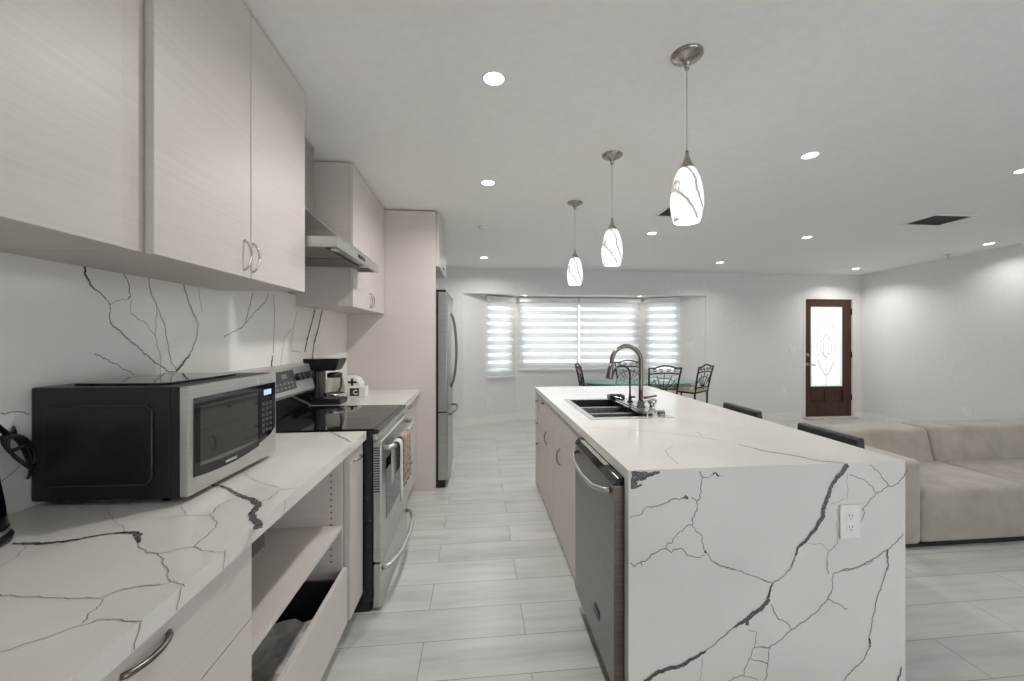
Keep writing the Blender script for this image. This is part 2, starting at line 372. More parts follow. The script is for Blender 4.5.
# ---------------------------------------------------------------- stone vein paths: (tone, start width, end width, points on the slab)
WATERFALL = [
 (1, 0.0037, 0.0037, [(0.787, 0.903), (0.802, 0.883), (0.792, 0.851), (0.791, 0.808), (0.776, 0.797), (0.781, 0.767), (0.764, 0.739), (0.761, 0.714)]),
 (1, 0.0029, 0.0029, [(0.802, 0.883), (0.821, 0.88), (0.839, 0.89)]),
 (0, 0.0054, 0.0072, [(0.839, 0.89), (0.85, 0.896), (0.862, 0.885)]),
 (2, 0.0029, 0.0023, [(0.862, 0.885), (0.879, 0.881)]),
 (1, 0.0034, 0.0029, [(0.776, 0.797), (0.756, 0.811)]),
 (1, 0.0028, 0.004, [(0.529, 0.749), (0.564, 0.757), (0.591, 0.785), (0.606, 0.782), (0.657, 0.793), (0.681, 0.807), (0.726, 0.81)]),
 (0, 0.0072, 0.0107, [(0.726, 0.81), (0.735, 0.817), (0.741, 0.805)]),
 (1, 0.0031, 0.0037, [(0.761, 0.714), (0.741, 0.711), (0.696, 0.673), (0.687, 0.653), (0.666, 0.649), (0.659, 0.633), (0.615, 0.617), (0.588, 0.593), (0.573, 0.592), (0.547, 0.575), (0.529, 0.587)]),
 (1, 0.004, 0.0029, [(0.659, 0.633), (0.683, 0.616), (0.69, 0.629), (0.72, 0.63), (0.744, 0.603), (0.775, 0.594), (0.808, 0.603)]),
 (1, 0.0042, 0.0028, [(0.572, 0.593), (0.576, 0.574)]),
 (1, 0.0029, 0.0035, [(0.761, 0.714), (0.775, 0.686), (0.797, 0.671), (0.804, 0.627), (0.811, 0.612), (0.839, 0.578), (0.867, 0.559), (0.93, 0.541)]),
 (0, 0.0072, 0.0072, [(0.809, 0.619), (0.813, 0.609)]),
 (1, 0.0032, 0.0032, [(0.834, 0.582), (0.865, 0.561), (0.919, 0.544), (0.988, 0.518), (1.023, 0.501), (1.057, 0.488)]),
 (1, 0.0029, 0.0029, [(1.021, 0.503), (1.07, 0.485)]),
 (0, 0.0172, 0.0157, [(1.373, 0.908), (1.337, 0.87), (1.311, 0.841)]),
 (0, 0.0119, 0.0171, [(1.311, 0.844), (1.288, 0.787), (1.275, 0.764)]),
 (0, 0.0171, 0.0126, [(1.275, 0.764), (1.271, 0.719), (1.239, 0.673), (1.206, 0.638)]),
 (0, 0.0126, 0.0074, [(1.206, 0.638), (1.174, 0.613), (1.161, 0.582)]),
 (1, 0.0035, 0.0029, [(1.161, 0.582), (1.142, 0.538)]),
 (1, 0.0029, 0.0035, [(1.158, 0.564), (1.144, 0.535), (1.115, 0.507), (1.07, 0.485)]),
 (0, 0.0059, 0.0132, [(1.07, 0.485), (1.057, 0.446), (1.052, 0.417), (1.021, 0.386)]),
 (0, 0.0102, 0.0183, [(1.059, 0.426), (1.016, 0.39), (0.971, 0.361)]),
 (0, 0.0182, 0.0055, [(0.971, 0.361), (0.919, 0.332)]),
 (0, 0.0055, 0.0164, [(0.971, 0.361), (0.969, 0.338)]),
 (1, 0.0046, 0.0029, [(0.919, 0.332), (0.892, 0.312), (0.81, 0.254)]),
 (0, 0.0086, 0.0136, [(0.812, 0.255), (0.77, 0.235), (0.723, 0.213)]),
 (0, 0.0135, 0.0149, [(0.723, 0.213), (0.66, 0.202), (0.617, 0.187), (0.581, 0.166)]),
 (1, 0.0027, 0.0042, [(1.377, 0.87), (1.43, 0.854), (1.47, 0.826), (1.491, 0.797), (1.517, 0.809), (1.544, 0.823), (1.564, 0.822), (1.605, 0.854), (1.617, 0.881)]),
 (1, 0.0027, 0.0039, [(1.463, 0.905), (1.494, 0.883), (1.541, 0.824)]),
 (1, 0.003, 0.0036, [(1.491, 0.797), (1.437, 0.745)]),
 (1, 0.0036, 0.003, [(1.43, 0.744), (1.44, 0.727), (1.429, 0.694)]),
 (2, 0.0024, 0.0024, [(1.37, 0.87), (1.37, 0.778)]),
 (2, 0.0024, 0.0024, [(1.304, 0.763), (1.357, 0.782)]),
 (2, 0.003, 0.0036, [(1.33, 0.746), (1.33, 0.632), (1.33, 0.617), (1.291, 0.587), (1.286, 0.521)]),
 (2, 0.0024, 0.003, [(1.213, 0.623), (1.268, 0.617), (1.289, 0.591)]),
 (1, 0.003, 0.0036, [(1.286, 0.557), (1.286, 0.527), (1.296, 0.504)]),
 (1, 0.0042, 0.0036, [(1.602, 0.64), (1.592, 0.625), (1.564, 0.602), (1.537, 0.582), (1.47, 0.546), (1.41, 0.522), (1.35, 0.516)]),
 (1, 0.003, 0.0036, [(1.48, 0.542), (1.406, 0.52), (1.312, 0.506), (1.308, 0.443), (1.29, 0.411), (1.261, 0.386), (1.247, 0.368), (1.197, 0.335), (1.147, 0.309), (1.091, 0.268), (1.059, 0.25), (1.021, 0.252)]),
 (1, 0.0036, 0.003, [(1.29, 0.411), (1.333, 0.391), (1.355, 0.373), (1.371, 0.372)]),
 (0, 0.0068, 0.0068, [(1.535, 0.582), (1.537, 0.548)]),
 (1, 0.0042, 0.0036, [(1.537, 0.548), (1.541, 0.53), (1.531, 0.506)]),
 (1, 0.0036, 0.0042, [(1.535, 0.543), (1.541, 0.519), (1.517, 0.463), (1.491, 0.394), (1.469, 0.299), (1.459, 0.246)]),
 (0, 0.0075, 0.0083, [(1.459, 0.253), (1.463, 0.219)]),
 (1, 0.0042, 0.0039, [(1.463, 0.219), (1.432, 0.168), (1.377, 0.126), (1.356, 0.1)]),
 (1, 0.0047, 0.0029, [(1.064, 0.406), (1.091, 0.352), (1.126, 0.335), (1.147, 0.309)]),
 (1, 0.0029, 0.0035, [(1.059, 0.25), (1.05, 0.193), (1.048, 0.147), (1.041, 0.128)]),
 (1, 0.0026, 0.0026, [(1.021, 0.201), (1.05, 0.191)]),
 (1, 0.0026, 0.0032, [(0.974, 0.322), (1.007, 0.308), (1.005, 0.281), (0.985, 0.221), (0.96, 0.181), (0.957, 0.155), (0.919, 0.152), (0.899, 0.14)]),
 (1, 0.0029, 0.0029, [(0.957, 0.152), (1.002, 0.141), (1.012, 0.13)]),
 (1, 0.0029, 0.0029, [(0.998, 0.255), (1.059, 0.25)]),
 (1, 0.0029, 0.0029, [(0.985, 0.214), (1.023, 0.203), (1.05, 0.189)]),
 (2, 0.0026, 0.0026, [(0.8, 0.235), (0.794, 0.194), (0.79, 0.149)]),
 (0, 0.0046, 0.0068, [(1.595, 0.134), (1.58, 0.081)]),
 (0, 0.0177, 0.0212, [(0.536, 0.901), (0.582, 0.9)]),
 (0, 0.0213, 0.0071, [(0.582, 0.901), (0.612, 0.899), (0.639, 0.906)]),
 (0, 0.0177, 0.0177, [(0.533, 0.884), (0.564, 0.884)]),
 (0, 0.0177, 0.0071, [(0.564, 0.884), (0.591, 0.89)]),
 (0, 0.0141, 0.0141, [(0.533, 0.868), (0.556, 0.866)]),
 (0, 0.0141, 0.0053, [(0.533, 0.856), (0.564, 0.86), (0.573, 0.866)]),
 (0, 0.0142, 0.0106, [(0.564, 0.891), (0.588, 0.886)]),
]
COUNTER = [
 (0, 0.0041, 0.0103, [(-1.059, 1.052), (-1.026, 1.046)]),
 (0, 0.011, 0.009, [(-1.026, 1.046), (-0.975, 1.044), (-0.936, 1.053)]),
 (0, 0.0078, 0.0057, [(-0.936, 1.053), (-0.903, 1.069), (-0.869, 1.08)]),
 (0, 0.0065, 0.0144, [(-0.869, 1.08), (-0.826, 1.079), (-0.804, 1.066)]),
 (0, 0.0126, 0.0056, [(-0.809, 1.069), (-0.775, 1.023)]),
 (1, 0.0018, 0.0016, [(-0.77, 1.016), (-0.723, 0.975), (-0.691, 0.966)]),
 (1, 0.0018, 0.0016, [(-0.723, 0.978), (-0.693, 0.968), (-0.668, 0.983), (-0.637, 0.991)]),
 (1, 0.0025, 0.0017, [(-0.637, 0.991), (-0.648, 1.089), (-0.669, 1.125), (-0.708, 1.163), (-0.724, 1.233), (-0.708, 1.276)]),
 (1, 0.0018, 0.0014, [(-0.637, 0.991), (-0.601, 0.971), (-0.555, 0.961)]),
 (2, 0.0021, 0.0021, [(-0.824, 1.152), (-0.776, 1.169), (-0.708, 1.163)]),
 (2, 0.0022, 0.0022, [(-0.826, 1.235), (-0.774, 1.173)]),
 (1, 0.0018, 0.0019, [(-0.693, 0.968), (-0.638, 0.911), (-0.593, 0.856), (-0.568, 0.846), (-0.553, 0.835)]),
 (2, 0.0015, 0.0015, [(-0.667, 0.839), (-0.647, 0.846), (-0.618, 0.848), (-0.59, 0.853)]),
 (0, 0.0075, 0.0112, [(-0.849, 1.402), (-0.792, 1.374), (-0.734, 1.323)]),
 (0, 0.0114, 0.0198, [(-0.734, 1.323), (-0.712, 1.301), (-0.653, 1.261), (-0.618, 1.225)]),
 (0, 0.0184, 0.0164, [(-0.621, 1.231), (-0.604, 1.179), (-0.601, 1.155)]),
 (0, 0.0153, 0.0191, [(-0.601, 1.155), (-0.561, 1.107), (-0.538, 1.068)]),
 (1, 0.0024, 0.0022, [(-0.625, 1.24), (-0.607, 1.265), (-0.611, 1.334), (-0.561, 1.346)]),
 (2, 0.0026, 0.0024, [(-0.621, 1.356), (-0.704, 1.404), (-0.819, 1.519)]),
 (1, 0.0015, 0.0016, [(-0.874, 0.846), (-0.836, 0.836), (-0.771, 0.825), (-0.678, 0.813)]),
 (1, 0.0013, 0.0012, [(-0.678, 0.813), (-0.663, 0.841), (-0.617, 0.845), (-0.604, 0.848)]),
 (1, 0.0017, 0.0022, [(-0.674, 0.811), (-0.666, 0.799), (-0.656, 0.761), (-0.65, 0.747)]),
 (1, 0.0012, 0.0012, [(-0.714, 0.691), (-0.687, 0.71), (-0.644, 0.743)]),
 (1, 0.0016, 0.0019, [(-0.644, 0.743), (-0.633, 0.754), (-0.609, 0.752), (-0.558, 0.741)]),
 (2, 0.0022, 0.0022, [(-1.11, 1.26), (-1.062, 1.232), (-1.011, 1.222), (-1.021, 1.25)]),
 (2, 0.002, 0.002, [(-1.0, 1.221), (-0.932, 1.154), (-0.874, 1.109), (-0.852, 1.085)]),
 (2, 0.0017, 0.0017, [(-0.983, 0.952), (-0.984, 0.985), (-1.018, 1.036)]),
 (1, 0.0046, 0.0115, [(-0.743, 2.129), (-0.615, 1.966)]),
 (1, 0.0109, 0.0087, [(-0.615, 1.966), (-0.575, 1.908)]),
]
SPLASH = [
 (0, 0.0076, 0.0051, [(1.426, 1.612), (1.435, 1.574), (1.461, 1.541)]),
 (1, 0.0048, 0.004, [(1.461, 1.541), (1.49, 1.524), (1.516, 1.496)]),
 (1, 0.0032, 0.004, [(1.516, 1.496), (1.519, 1.434)]),
 (1, 0.0048, 0.0048, [(1.519, 1.434), (1.589, 1.381), (1.647, 1.337), (1.69, 1.303), (1.735, 1.275), (1.772, 1.251), (1.823, 1.239)]),
 (1, 0.0045, 0.0045, [(1.574, 1.608), (1.589, 1.578), (1.6, 1.532), (1.589, 1.52)]),
 (2, 0.0028, 0.0028, [(1.589, 1.52), (1.536, 1.508), (1.516, 1.496)]),
 (2, 0.0029, 0.0029, [(1.6, 1.528), (1.602, 1.469), (1.671, 1.435), (1.712, 1.388)]),
 (1, 0.0052, 0.0043, [(1.678, 1.609), (1.69, 1.556), (1.722, 1.5)]),
 (1, 0.0038, 0.0038, [(1.722, 1.5), (1.759, 1.433), (1.77, 1.38), (1.794, 1.285), (1.826, 1.245)]),
 (2, 0.0034, 0.0034, [(1.72, 1.496), (1.712, 1.388), (1.738, 1.308), (1.738, 1.244)]),
 (1, 0.0059, 0.0045, [(1.864, 1.609), (1.895, 1.53), (1.955, 1.443)]),
 (1, 0.0042, 0.0049, [(1.955, 1.443), (1.939, 1.37), (1.901, 1.309)]),
 (0, 0.0067, 0.0101, [(1.901, 1.309), (1.846, 1.264), (1.823, 1.243)]),
 (2, 0.0036, 0.0036, [(1.955, 1.603), (1.98, 1.499)]),
 (1, 0.0034, 0.0042, [(1.461, 1.331), (1.501, 1.314)]),
 (1, 0.0033, 0.0028, [(1.501, 1.314), (1.616, 1.25)]),
 (1, 0.0064, 0.0051, [(2.3667, 1.6248), (2.3477, 1.5658), (2.3063, 1.4693), (2.2795, 1.4361)]),
 (1, 0.0048, 0.004, [(2.2795, 1.4361), (2.1356, 1.3874)]),
 (1, 0.0054, 0.0045, [(2.5161, 1.6407), (2.4892, 1.5873), (2.3875, 1.5207), (2.3063, 1.46)]),
 (1, 0.0057, 0.0048, [(2.5717, 1.6362), (2.5851, 1.5323), (2.5717, 1.291)]),
 (0, 0.0094, 0.013, [(2.5623, 1.2757), (2.5529, 1.2139)]),
 (2, 0.0052, 0.0052, [(2.858, 1.5601), (2.8114, 1.4423), (2.7775, 1.3622), (2.7887, 1.2937)]),
 (2, 0.005, 0.005, [(2.7887, 1.4361), (2.7016, 1.385), (2.6704, 1.2762), (2.6501, 1.2177)]),
 (2, 0.0053, 0.0053, [(2.7775, 1.2941), (2.8462, 1.2917), (2.9186, 1.2772)]),
 (0, 0.0141, 0.0155, [(3.1234, 1.5872), (3.0619, 1.4725), (2.995, 1.3601), (2.9639, 1.2814)]),
 (0, 0.0147, 0.0147, [(3.2422, 1.5845), (3.1757, 1.4497), (3.1035, 1.3335), (3.0812, 1.2327)]),
 (1, 0.0026, 0.0026, [(1.199, 1.189), (1.236, 1.186), (1.269, 1.174)]),
 (1, 0.0022, 0.0026, [(1.247, 1.117), (1.271, 1.099)]),
 (1, 0.0021, 0.0025, [(1.245, 1.039), (1.219, 1.021), (1.203, 1.008)]),
]
ISLANDTOP = [
 (2, 0.0052, 0.0062, [(0.904, 1.931), (1.028, 1.841), (1.083, 1.764)]),
 (1, 0.0062, 0.0112, [(1.131, 1.687), (1.173, 1.577), (1.245, 1.507)]),
 (1, 0.0092, 0.0081, [(1.245, 1.507), (1.281, 1.434), (1.361, 1.4)]),
 (2, 0.0045, 0.005, [(0.543, 2.099), (0.76, 2.002), (0.904, 1.931)]),
 (2, 0.0035, 0.0035, [(0.734, 1.448), (0.748, 1.559), (0.764, 1.619), (0.837, 1.703)]),
 (2, 0.0054, 0.0054, [(1.074, 1.938), (1.058, 1.855)]),
]

# ================================================================ SETTING
XL, XR, YB, YF = -1.25, 6.5, 6.38, -2.6
MB().box(XL - .2, XR + .2, YF - .2, 7.2, -.12, 0).build('floor', FLOOR)['kind'] = 'structure'
cb = MB(); cb.hexa([(XL - .2, YF - .2, zc(YF - .2)), (XR + .2, YF - .2, zc(YF - .2)), (XR + .2, YB + .12, zc(YB + .12)), (XL - .2, YB + .12, zc(YB + .12))],
                   [(XL - .2, YF - .2, 2.9), (XR + .2, YF - .2, 2.9), (XR + .2, YB + .12, 2.9), (XL - .2, YB + .12, 2.9)])
struct(cb.build('ceiling', CEILP))
struct(MB().box(XL - .15, XL, YF, YB + .15, 0, 2.75).build('wall_left', WALLP))
struct(MB().box(XR, XR + .15, YF, YB + .15, 0, 2.75).build('wall_right', WALLP))
BX0, BX1, BZ = -.245, 3.705, 2.056
DX0, DX1, DZ = 5.44, 6.36, 2.045
wb = MB()
wb.box(XL, BX0, YB, YB + .12, 0, 2.6).box(BX0, BX1, YB, YB + .12, BZ, 2.6).box(BX1, DX0, YB, YB + .12, 0, 2.6)
wb.box(DX0, DX1, YB, YB + .12, DZ, 2.6).box(DX1, XR, YB, YB + .12, 0, 2.6)
struct(wb.build('wall_back', WALLP))
# bay: two angled walls and a middle wall with window openings, soffit above
AL, ML, MR, AR = (-.245, 6.40), (.617, 6.87), (2.773, 6.87), (3.705, 6.40)
bay = MB()
def wall_seg(a, b, t0, t1, z0, z1, mb, thick=.1):
    dx, dy = b[0] - a[0], b[1] - a[1]; ln = math.hypot(dx, dy); nx, ny = -dy / ln * thick, dx / ln * thick
    p = lambda t: (a[0] + dx * t, a[1] + dy * t)
    q0, q1 = p(t0), p(t1)
    mb.hexa([(q0[0], q0[1], z0), (q1[0], q1[1], z0), (q1[0] + nx, q1[1] + ny, z0), (q0[0] + nx, q0[1] + ny, z0)],
            [(q0[0], q0[1], z1), (q1[0], q1[1], z1), (q1[0] + nx, q1[1] + ny, z1), (q0[0] + nx, q0[1] + ny, z1)])
def wall_hole(a, b, t0, t1, z0, z1, mb):
    wall_seg(a, b, 0, t0, 0, BZ + .1, mb); wall_seg(a, b, t1, 1, 0, BZ + .1, mb)
    wall_seg(a, b, t0, t1, 0, z0, mb); wall_seg(a, b, t0, t1, z1, BZ + .1, mb)
wall_hole(AL, ML, .43, .91, .80, 1.97, bay)
wall_hole(ML, MR, .04, .965, .88, 1.97, bay)
wall_hole(MR, AR, .12, .60, .76, 1.99, bay)
struct(bay.build('wall_bay', WALLP))
so = MB(); so.prism([(BX0 - .1, YB + .12), (BX1 + .1, YB + .12), (AR[0] + .1, 6.5), (MR[0], 7.05), (ML[0], 7.05), (AL[0] - .1, 6.5)], BZ, BZ + .1, 'z')
struct(so.build('ceiling_bay', CEILP))
def window(n, a, b, t0, t1, z0, z1, mull):
    f = MB(); g = MB()
    dx, dy = b[0] - a[0], b[1] - a[1]; ln = math.hypot(dx, dy); ux, uy = dx / ln, dy / ln; nx, ny = -uy, ux
    def bar(s0, s1, za, zb, d0, d1, mb):
        P = lambda s, d, z: (a[0] + ux * s + nx * d, a[1] + uy * s + ny * d, z)
        mb.hexa([P(s0, d0, za), P(s1, d0, za), P(s1, d1, za), P(s0, d1, za)], [P(s0, d0, zb), P(s1, d0, zb), P(s1, d1, zb), P(s0, d1, zb)])
    s0, s1 = t0 * ln, t1 * ln
    w = .045
    bar(s0, s0 + w, z0, z1, .03, .09, f); bar(s1 - w, s1, z0, z1, .03, .09, f); bar(s0 + w, s1 - w, z0, z0 + w, .03, .09, f); bar(s0 + w, s1 - w, z1 - w, z1, .03, .09, f)
    for q in mull: bar(s0 + (s1 - s0) * q - w / 2, s0 + (s1 - s0) * q + w / 2, z0 + w, z1 - w, .03, .09, f)
    fo = struct(f.build('window_%d' % n, TRIMP))
    bar(s0 + w, s1 - w, z0 + w, z1 - w, .055, .061, g)
    g.build('pane', GLASS, fo)
window(1, AL, ML, .43, .91, .80, 1.97, []); window(2, ML, MR, .04, .965, .88, 1.97, [.49]); window(3, MR, AR, .12, .60, .76, 1.99, [])
# wall behind the camera; its wide glazed opening is added to let daylight in
wf = MB(); wf.box(XL, .3, YF - .15, YF, 0, 2.75).box(5.6, XR, YF - .15, YF, 0, 2.75).box(.3, 5.6, YF - .15, YF, 2.2, 2.75)
struct(wf.build('wall_front', WALLP))
sd = MB()
for x in (.3, 1.95, 3.6, 5.54): sd.box(x, x + .06, YF - .1, YF - .05, 0, 2.2)
sd.box(.3, 5.6, YF - .1, YF - .05, 2.14, 2.2).box(.3, 5.6, YF - .1, YF - .05, 0, .06)
sdo = struct(sd.build('window_4', TRIMP))
MB().box(.36, 5.54, YF - .08, YF - .074, .06, 2.14).build('pane', GLASS, sdo)
# baseboards
def bb(name, pts):
    m = MB()
    for a, b in pts:
        dx, dy = b[0] - a[0], b[1] - a[1]; ln = math.hypot(dx, dy); nx, ny = dy / ln * .014, -dx / ln * .014
        m.hexa([(a[0], a[1], 0), (b[0], b[1], 0), (b[0] + nx, b[1] + ny, 0), (a[0] + nx, a[1] + ny, 0)],
               [(a[0], a[1], .105), (b[0], b[1], .105), (b[0] + nx * .6, b[1] + ny * .6, .105), (a[0] + nx * .6, a[1] + ny * .6, .105)])
    struct(m.build(name, TRIMP))
bb('baseboard_back', [((XL, YB), (BX0, YB)), ((BX1, YB), (DX0 - .05, YB)), ((DX1 + .02, YB), (XR, YB))])
bb('baseboard_bay', [(AL, ML), (ML, MR), (MR, AR)])
bb('baseboard_right', [((XR, YB), (XR, YF))])
# backsplash slab on the left wall
def splx(y): return -1.238 + max(0, y - 2.1) * .049    # the far half of the wall runs slightly inwards
bs = MB(); bs.prism([(XL, -.2), (-1.238, -.2), (-1.238, 2.1), (splx(3.755), 3.755), (XL, 3.755)], .915, 1.66, 'z')
veins(bs, SPLASH, lambda p, e: (splx(p.x) + e, p.x, p.y), .0005, 3)
struct(bs.build('trim_1', [SPLM, V_D, V_M, V_F]))
bpy.data.objects['trim_1']['label'] = 'white stone backsplash with thin grey veins'

# ---------------------------------------------------------------- front door
dr = struct(MB().box(DX0 + .03, DX1 - .03, YB + .03, YB + .075, .02, 1.0).build('door_1', DOORW)); bpy.data.meshes.remove(dr.data)
d = MB(); x0, x1 = DX0 + .03, DX1 - .02; gx0, gx1, gz0, gz1 = 5.585, 6.19, .54, 1.895
ys, ye = YB + .02, YB + .065
d.box(x0, gx0, ys, ye, .03, 2.02).box(gx1, x1, ys, ye, .03, 2.02).box(gx0, gx1, ys, ye, gz1, 2.02).box(gx0, gx1, ys, ye, .03, .27).box(gx0, gx1, ys, ye, .475, gz0).box(5.855, 5.955, ys, ye, .27, .475)
for a, b in ((gx0, 5.855), (5.955, gx1)):
    d.box(a, b, ys + .014, ye, .27, .475)
    d.hexa([(a + .02, ys + .014, .29), (b - .02, ys + .014, .29), (b - .02, ys + .014, .455), (a + .02, ys + .014, .455)],
           [(a + .05, ys + .003, .32), (b - .05, ys + .003, .32), (b - .05, ys + .003, .425), (a + .05, ys + .003, .425)])
door = struct(d.build('door_1', DOORW, bevel=.003))
MB().box(gx0, gx1, ys + .02, ys + .028, gz0, gz1).build('glass_panel', FROST, door)
ld = MB(); cx, cz = (gx0 + gx1) / 2, (gz0 + gz1) / 2
for sx, sz, r in ((.17, .48, .003), (.10, .17, .0035), (.05, .22, .0035)):
    ld.tube([(cx + sx * math.cos(t * math.pi / 16), ys + .018, cz + sz * math.sin(t * math.pi / 16)) for t in range(32)], r, 6, closed=True)
for sgn in (-1, 1):
    ld.tube([(cx + sgn * .02, ys + .018, cz - .5), (cx + sgn * .14, ys + .018, cz - .25), (cx + sgn * .05, ys + .018, cz - .12), (cx + sgn * .2, ys + .018, cz), (cx + sgn * .05, ys + .018, cz + .14), (cx + sgn * .16, ys + .018, cz + .28), (cx, ys + .018, cz + .48)], .003, 6)
    ld.tube([(cx + sgn * .2, ys + .018, cz), (gx1 if sgn > 0 else gx0, ys + .018, cz)], .003, 6)
ld.tube([(cx, ys + .018, gz0), (cx, ys + .018, gz1)], .0025, 6)
gb = .03
ld.tube([(gx0 + gb, ys + .018, gz0 + gb), (gx1 - gb, ys + .018, gz0 + gb), (gx1 - gb, ys + .018, gz1 - gb), (gx0 + gb, ys + .018, gz1 - gb)], .003, 6, closed=True)
ld.build('leading', noise_mat('lead_came', (178, 178, 176), (196, 196, 194), (20, 20, 20), 2, .5), door)
k = MB(); k.cyl((5.525, ys - .012, .915), .032, .012, 'y').tube([(5.525, ys - .012, .915), (5.525, ys - .05, .915)], .011, 10).tube([(5.525, ys - .05, .915), (5.56, ys - .052, .913), (5.63, ys - .05, .905)], [.012, .011, .009], 10)
k.build('door_handle', NICKEL, door)
k = MB(); k.cyl((5.525, ys - .012, 1.075), .03, .012, 'y').cyl((5.525, ys - .028, 1.075), .016, .016, 'y'); k.build('deadbolt', NICKEL, door)
hb = MB()
for z in (.3, 1.03, 1.76): hb.cyl((x1 + .006, ys - .006, z), .012, .1, 'z', 12)
hb.build('hinge', BLKP, door)
fr = MB(); fr.box(DX0 + .002, DX0 + .03, YB - .006, YB + .1, 0, 2.05).box(DX1 - .02, DX1 + .005, YB - .006, YB + .1, 0, 2.05).box(DX0 + .03, DX1 - .02, YB - .006, YB + .1, 2.02, 2.05)
struct(fr.build('trim_2', TRIMP, bevel=.003))
struct(MB().box(DX0, DX1, YB - .1, YB + .11, 0, .03).build('trim_3', noise_mat('threshold_stone', (196, 186, 178), (210, 201, 194), (9, 9, 9), 3, .5), bevel=.004))

# ---------------------------------------------------------------- blinds (banded: fabric stripes and sheer stripes)
def blind(label, a, b, s0, s1, z0, z1, offd, pitch=.126, gap=.05):
    dx, dy = b[0] - a[0], b[1] - a[1]; ln = math.hypot(dx, dy); ux, uy = dx / ln, dy / ln; nx, ny = uy, -ux
    P = lambda s, d_, z: (a[0] + ux * s + nx * d_, a[1] + uy * s + ny * d_, z)
    def bar(mb, sa, sb, za, zb, d0, d1, mi=0):
        mb.hexa([P(sa, d0, za), P(sb, d0, za), P(sb, d1, za), P(sa, d1, za)], [P(sa, d0, zb), P(sb, d0, zb), P(sb, d1, zb), P(sa, d1, zb)], mi)
    c = P((s0 + s1) / 2, offd, z0)
    t = thing('window_blind', label, 'blind', c, 0, 'banded blinds of the bay window')
    h = MB(); bar(h, s0, s1, z1 - .075, z1, .005, .085); h.build('cassette', TRIMP, t, bevel=.01)
    f = MB(); z = z1 - .075; first = .085
    while z > z0 + .03:
        zz = max(z - (first if first else pitch - gap), z0 + .03); first = None
        bar(f, s0 + .01, s1 - .01, zz, z, offd, offd + .002, 0); z = zz
        zz = max(z - gap, z0 + .03)
        if zz < z: bar(f, s0 + .01, s1 - .01, zz, z, offd, offd + .002, 1)
        z = zz
    f.build('banded_fabric', [BLINDF, BLINDS], t)
    r = MB(); bar(r, s0 + .005, s1 - .005, z0, z0 + .03, offd - .01, offd + .014); r.build('bottom_rail', TRIMP, t, bevel=.004)
lnA = math.hypot(ML[0] - AL[0], ML[1] - AL[1]); lnR = math.hypot(AR[0] - MR[0], AR[1] - MR[1])
blind('narrow banded blind on the left angled bay wall', AL, ML, .395 * lnA, .935 * lnA, .715, 2.035, .035)
blind('wide banded blind covering the left half of the middle bay window', ML, MR, .045, 1.045, .815, 2.04, .035)
blind('wide banded blind covering the right half of the middle bay window', ML, MR, 1.075, 2.15, .815, 2.04, .035)
blind('narrow banded blind on the right angled bay wall', MR, AR, .09 * lnR, .63 * lnR, .69, 2.045, .035)

# ================================================================ CEILING FIXTURES
def downlight_proto(label, x, y, z, rx, r=.046):
    t = thing('recessed_light', label, 'ceiling light', (x, y, z), 0, 'recessed downlights', rx)
    MB().lathe([(r, -.001), (r * 1.04, -.004), (r * 1.2, -.003), (r * 1.24, 0)], seg=32).build('trim_ring', TRIMP, t, world=False)
    MB().lathe([(0, -.0015), (r, -.0015)], seg=32).build('lens', LENS, t, world=False)
    return t
LITS = [(.069, 1.913, 'large round downlight nearest the camera above the kitchen aisle'), (.068, 3.105, 'round downlight above the aisle beside the tall pantry panel'), (.068, 5.612, 'small downlight above the aisle end just in front of the bay window'),
        (2.149, 2.467, 'bright downlight to the right of the nearest pendant lamp'), (1.868, 4.281, 'downlight between the nearest pendant shade and the dark ceiling vent beside it'), (3.485, 5.631, 'downlight near the back wall right of the bay window'),
        (3.685, 4.274, 'downlight in the middle of the living room ceiling left of the grille'), (5.891, 5.865, 'far downlight in the ceiling corner above the front door'), (6.12, 4.34, 'downlight close to the right wall beyond the sprinkler'), (3.852, 2.53, 'downlight cut by the right edge of the photo')]
proto = None
for x, y, lb in LITS:
    if proto is None: t = proto = downlight_proto(lb, x, y, zc(y), -.03)
    else:
        t = copy_tree(proto); t.location = (x, y, zc(y)); t['label'] = lb
    lamp('AREA', 'downlight_lamp', (x, y, zc(y) - .012), W_AISLE if x < 1 else W_DOWN * (.6 if (x > 6 or (x > 3.8 and y < 3)) else 1.5 if x > 5 else 1), None, .1, math.radians(160 if x < 1 else 140), color=(1, .985, .962))
for (x, y), lb in (((.74, 6.62), 'small downlight in the bay soffit left of the middle blinds'), ((2.66, 6.58), 'small downlight in the bay soffit right of the middle blinds')):
    t = copy_tree(proto); t.location = (x, y, BZ); t.rotation_euler = (0, 0, 0); t.scale = (.75, .75, .75); t['label'] = lb; t['group'] = 'bay soffit downlights'
    lamp('AREA', 'soffit_lamp', (x, y, BZ - .012), W_BAY, None, .09, math.radians(165), color=(1, .88, .82))
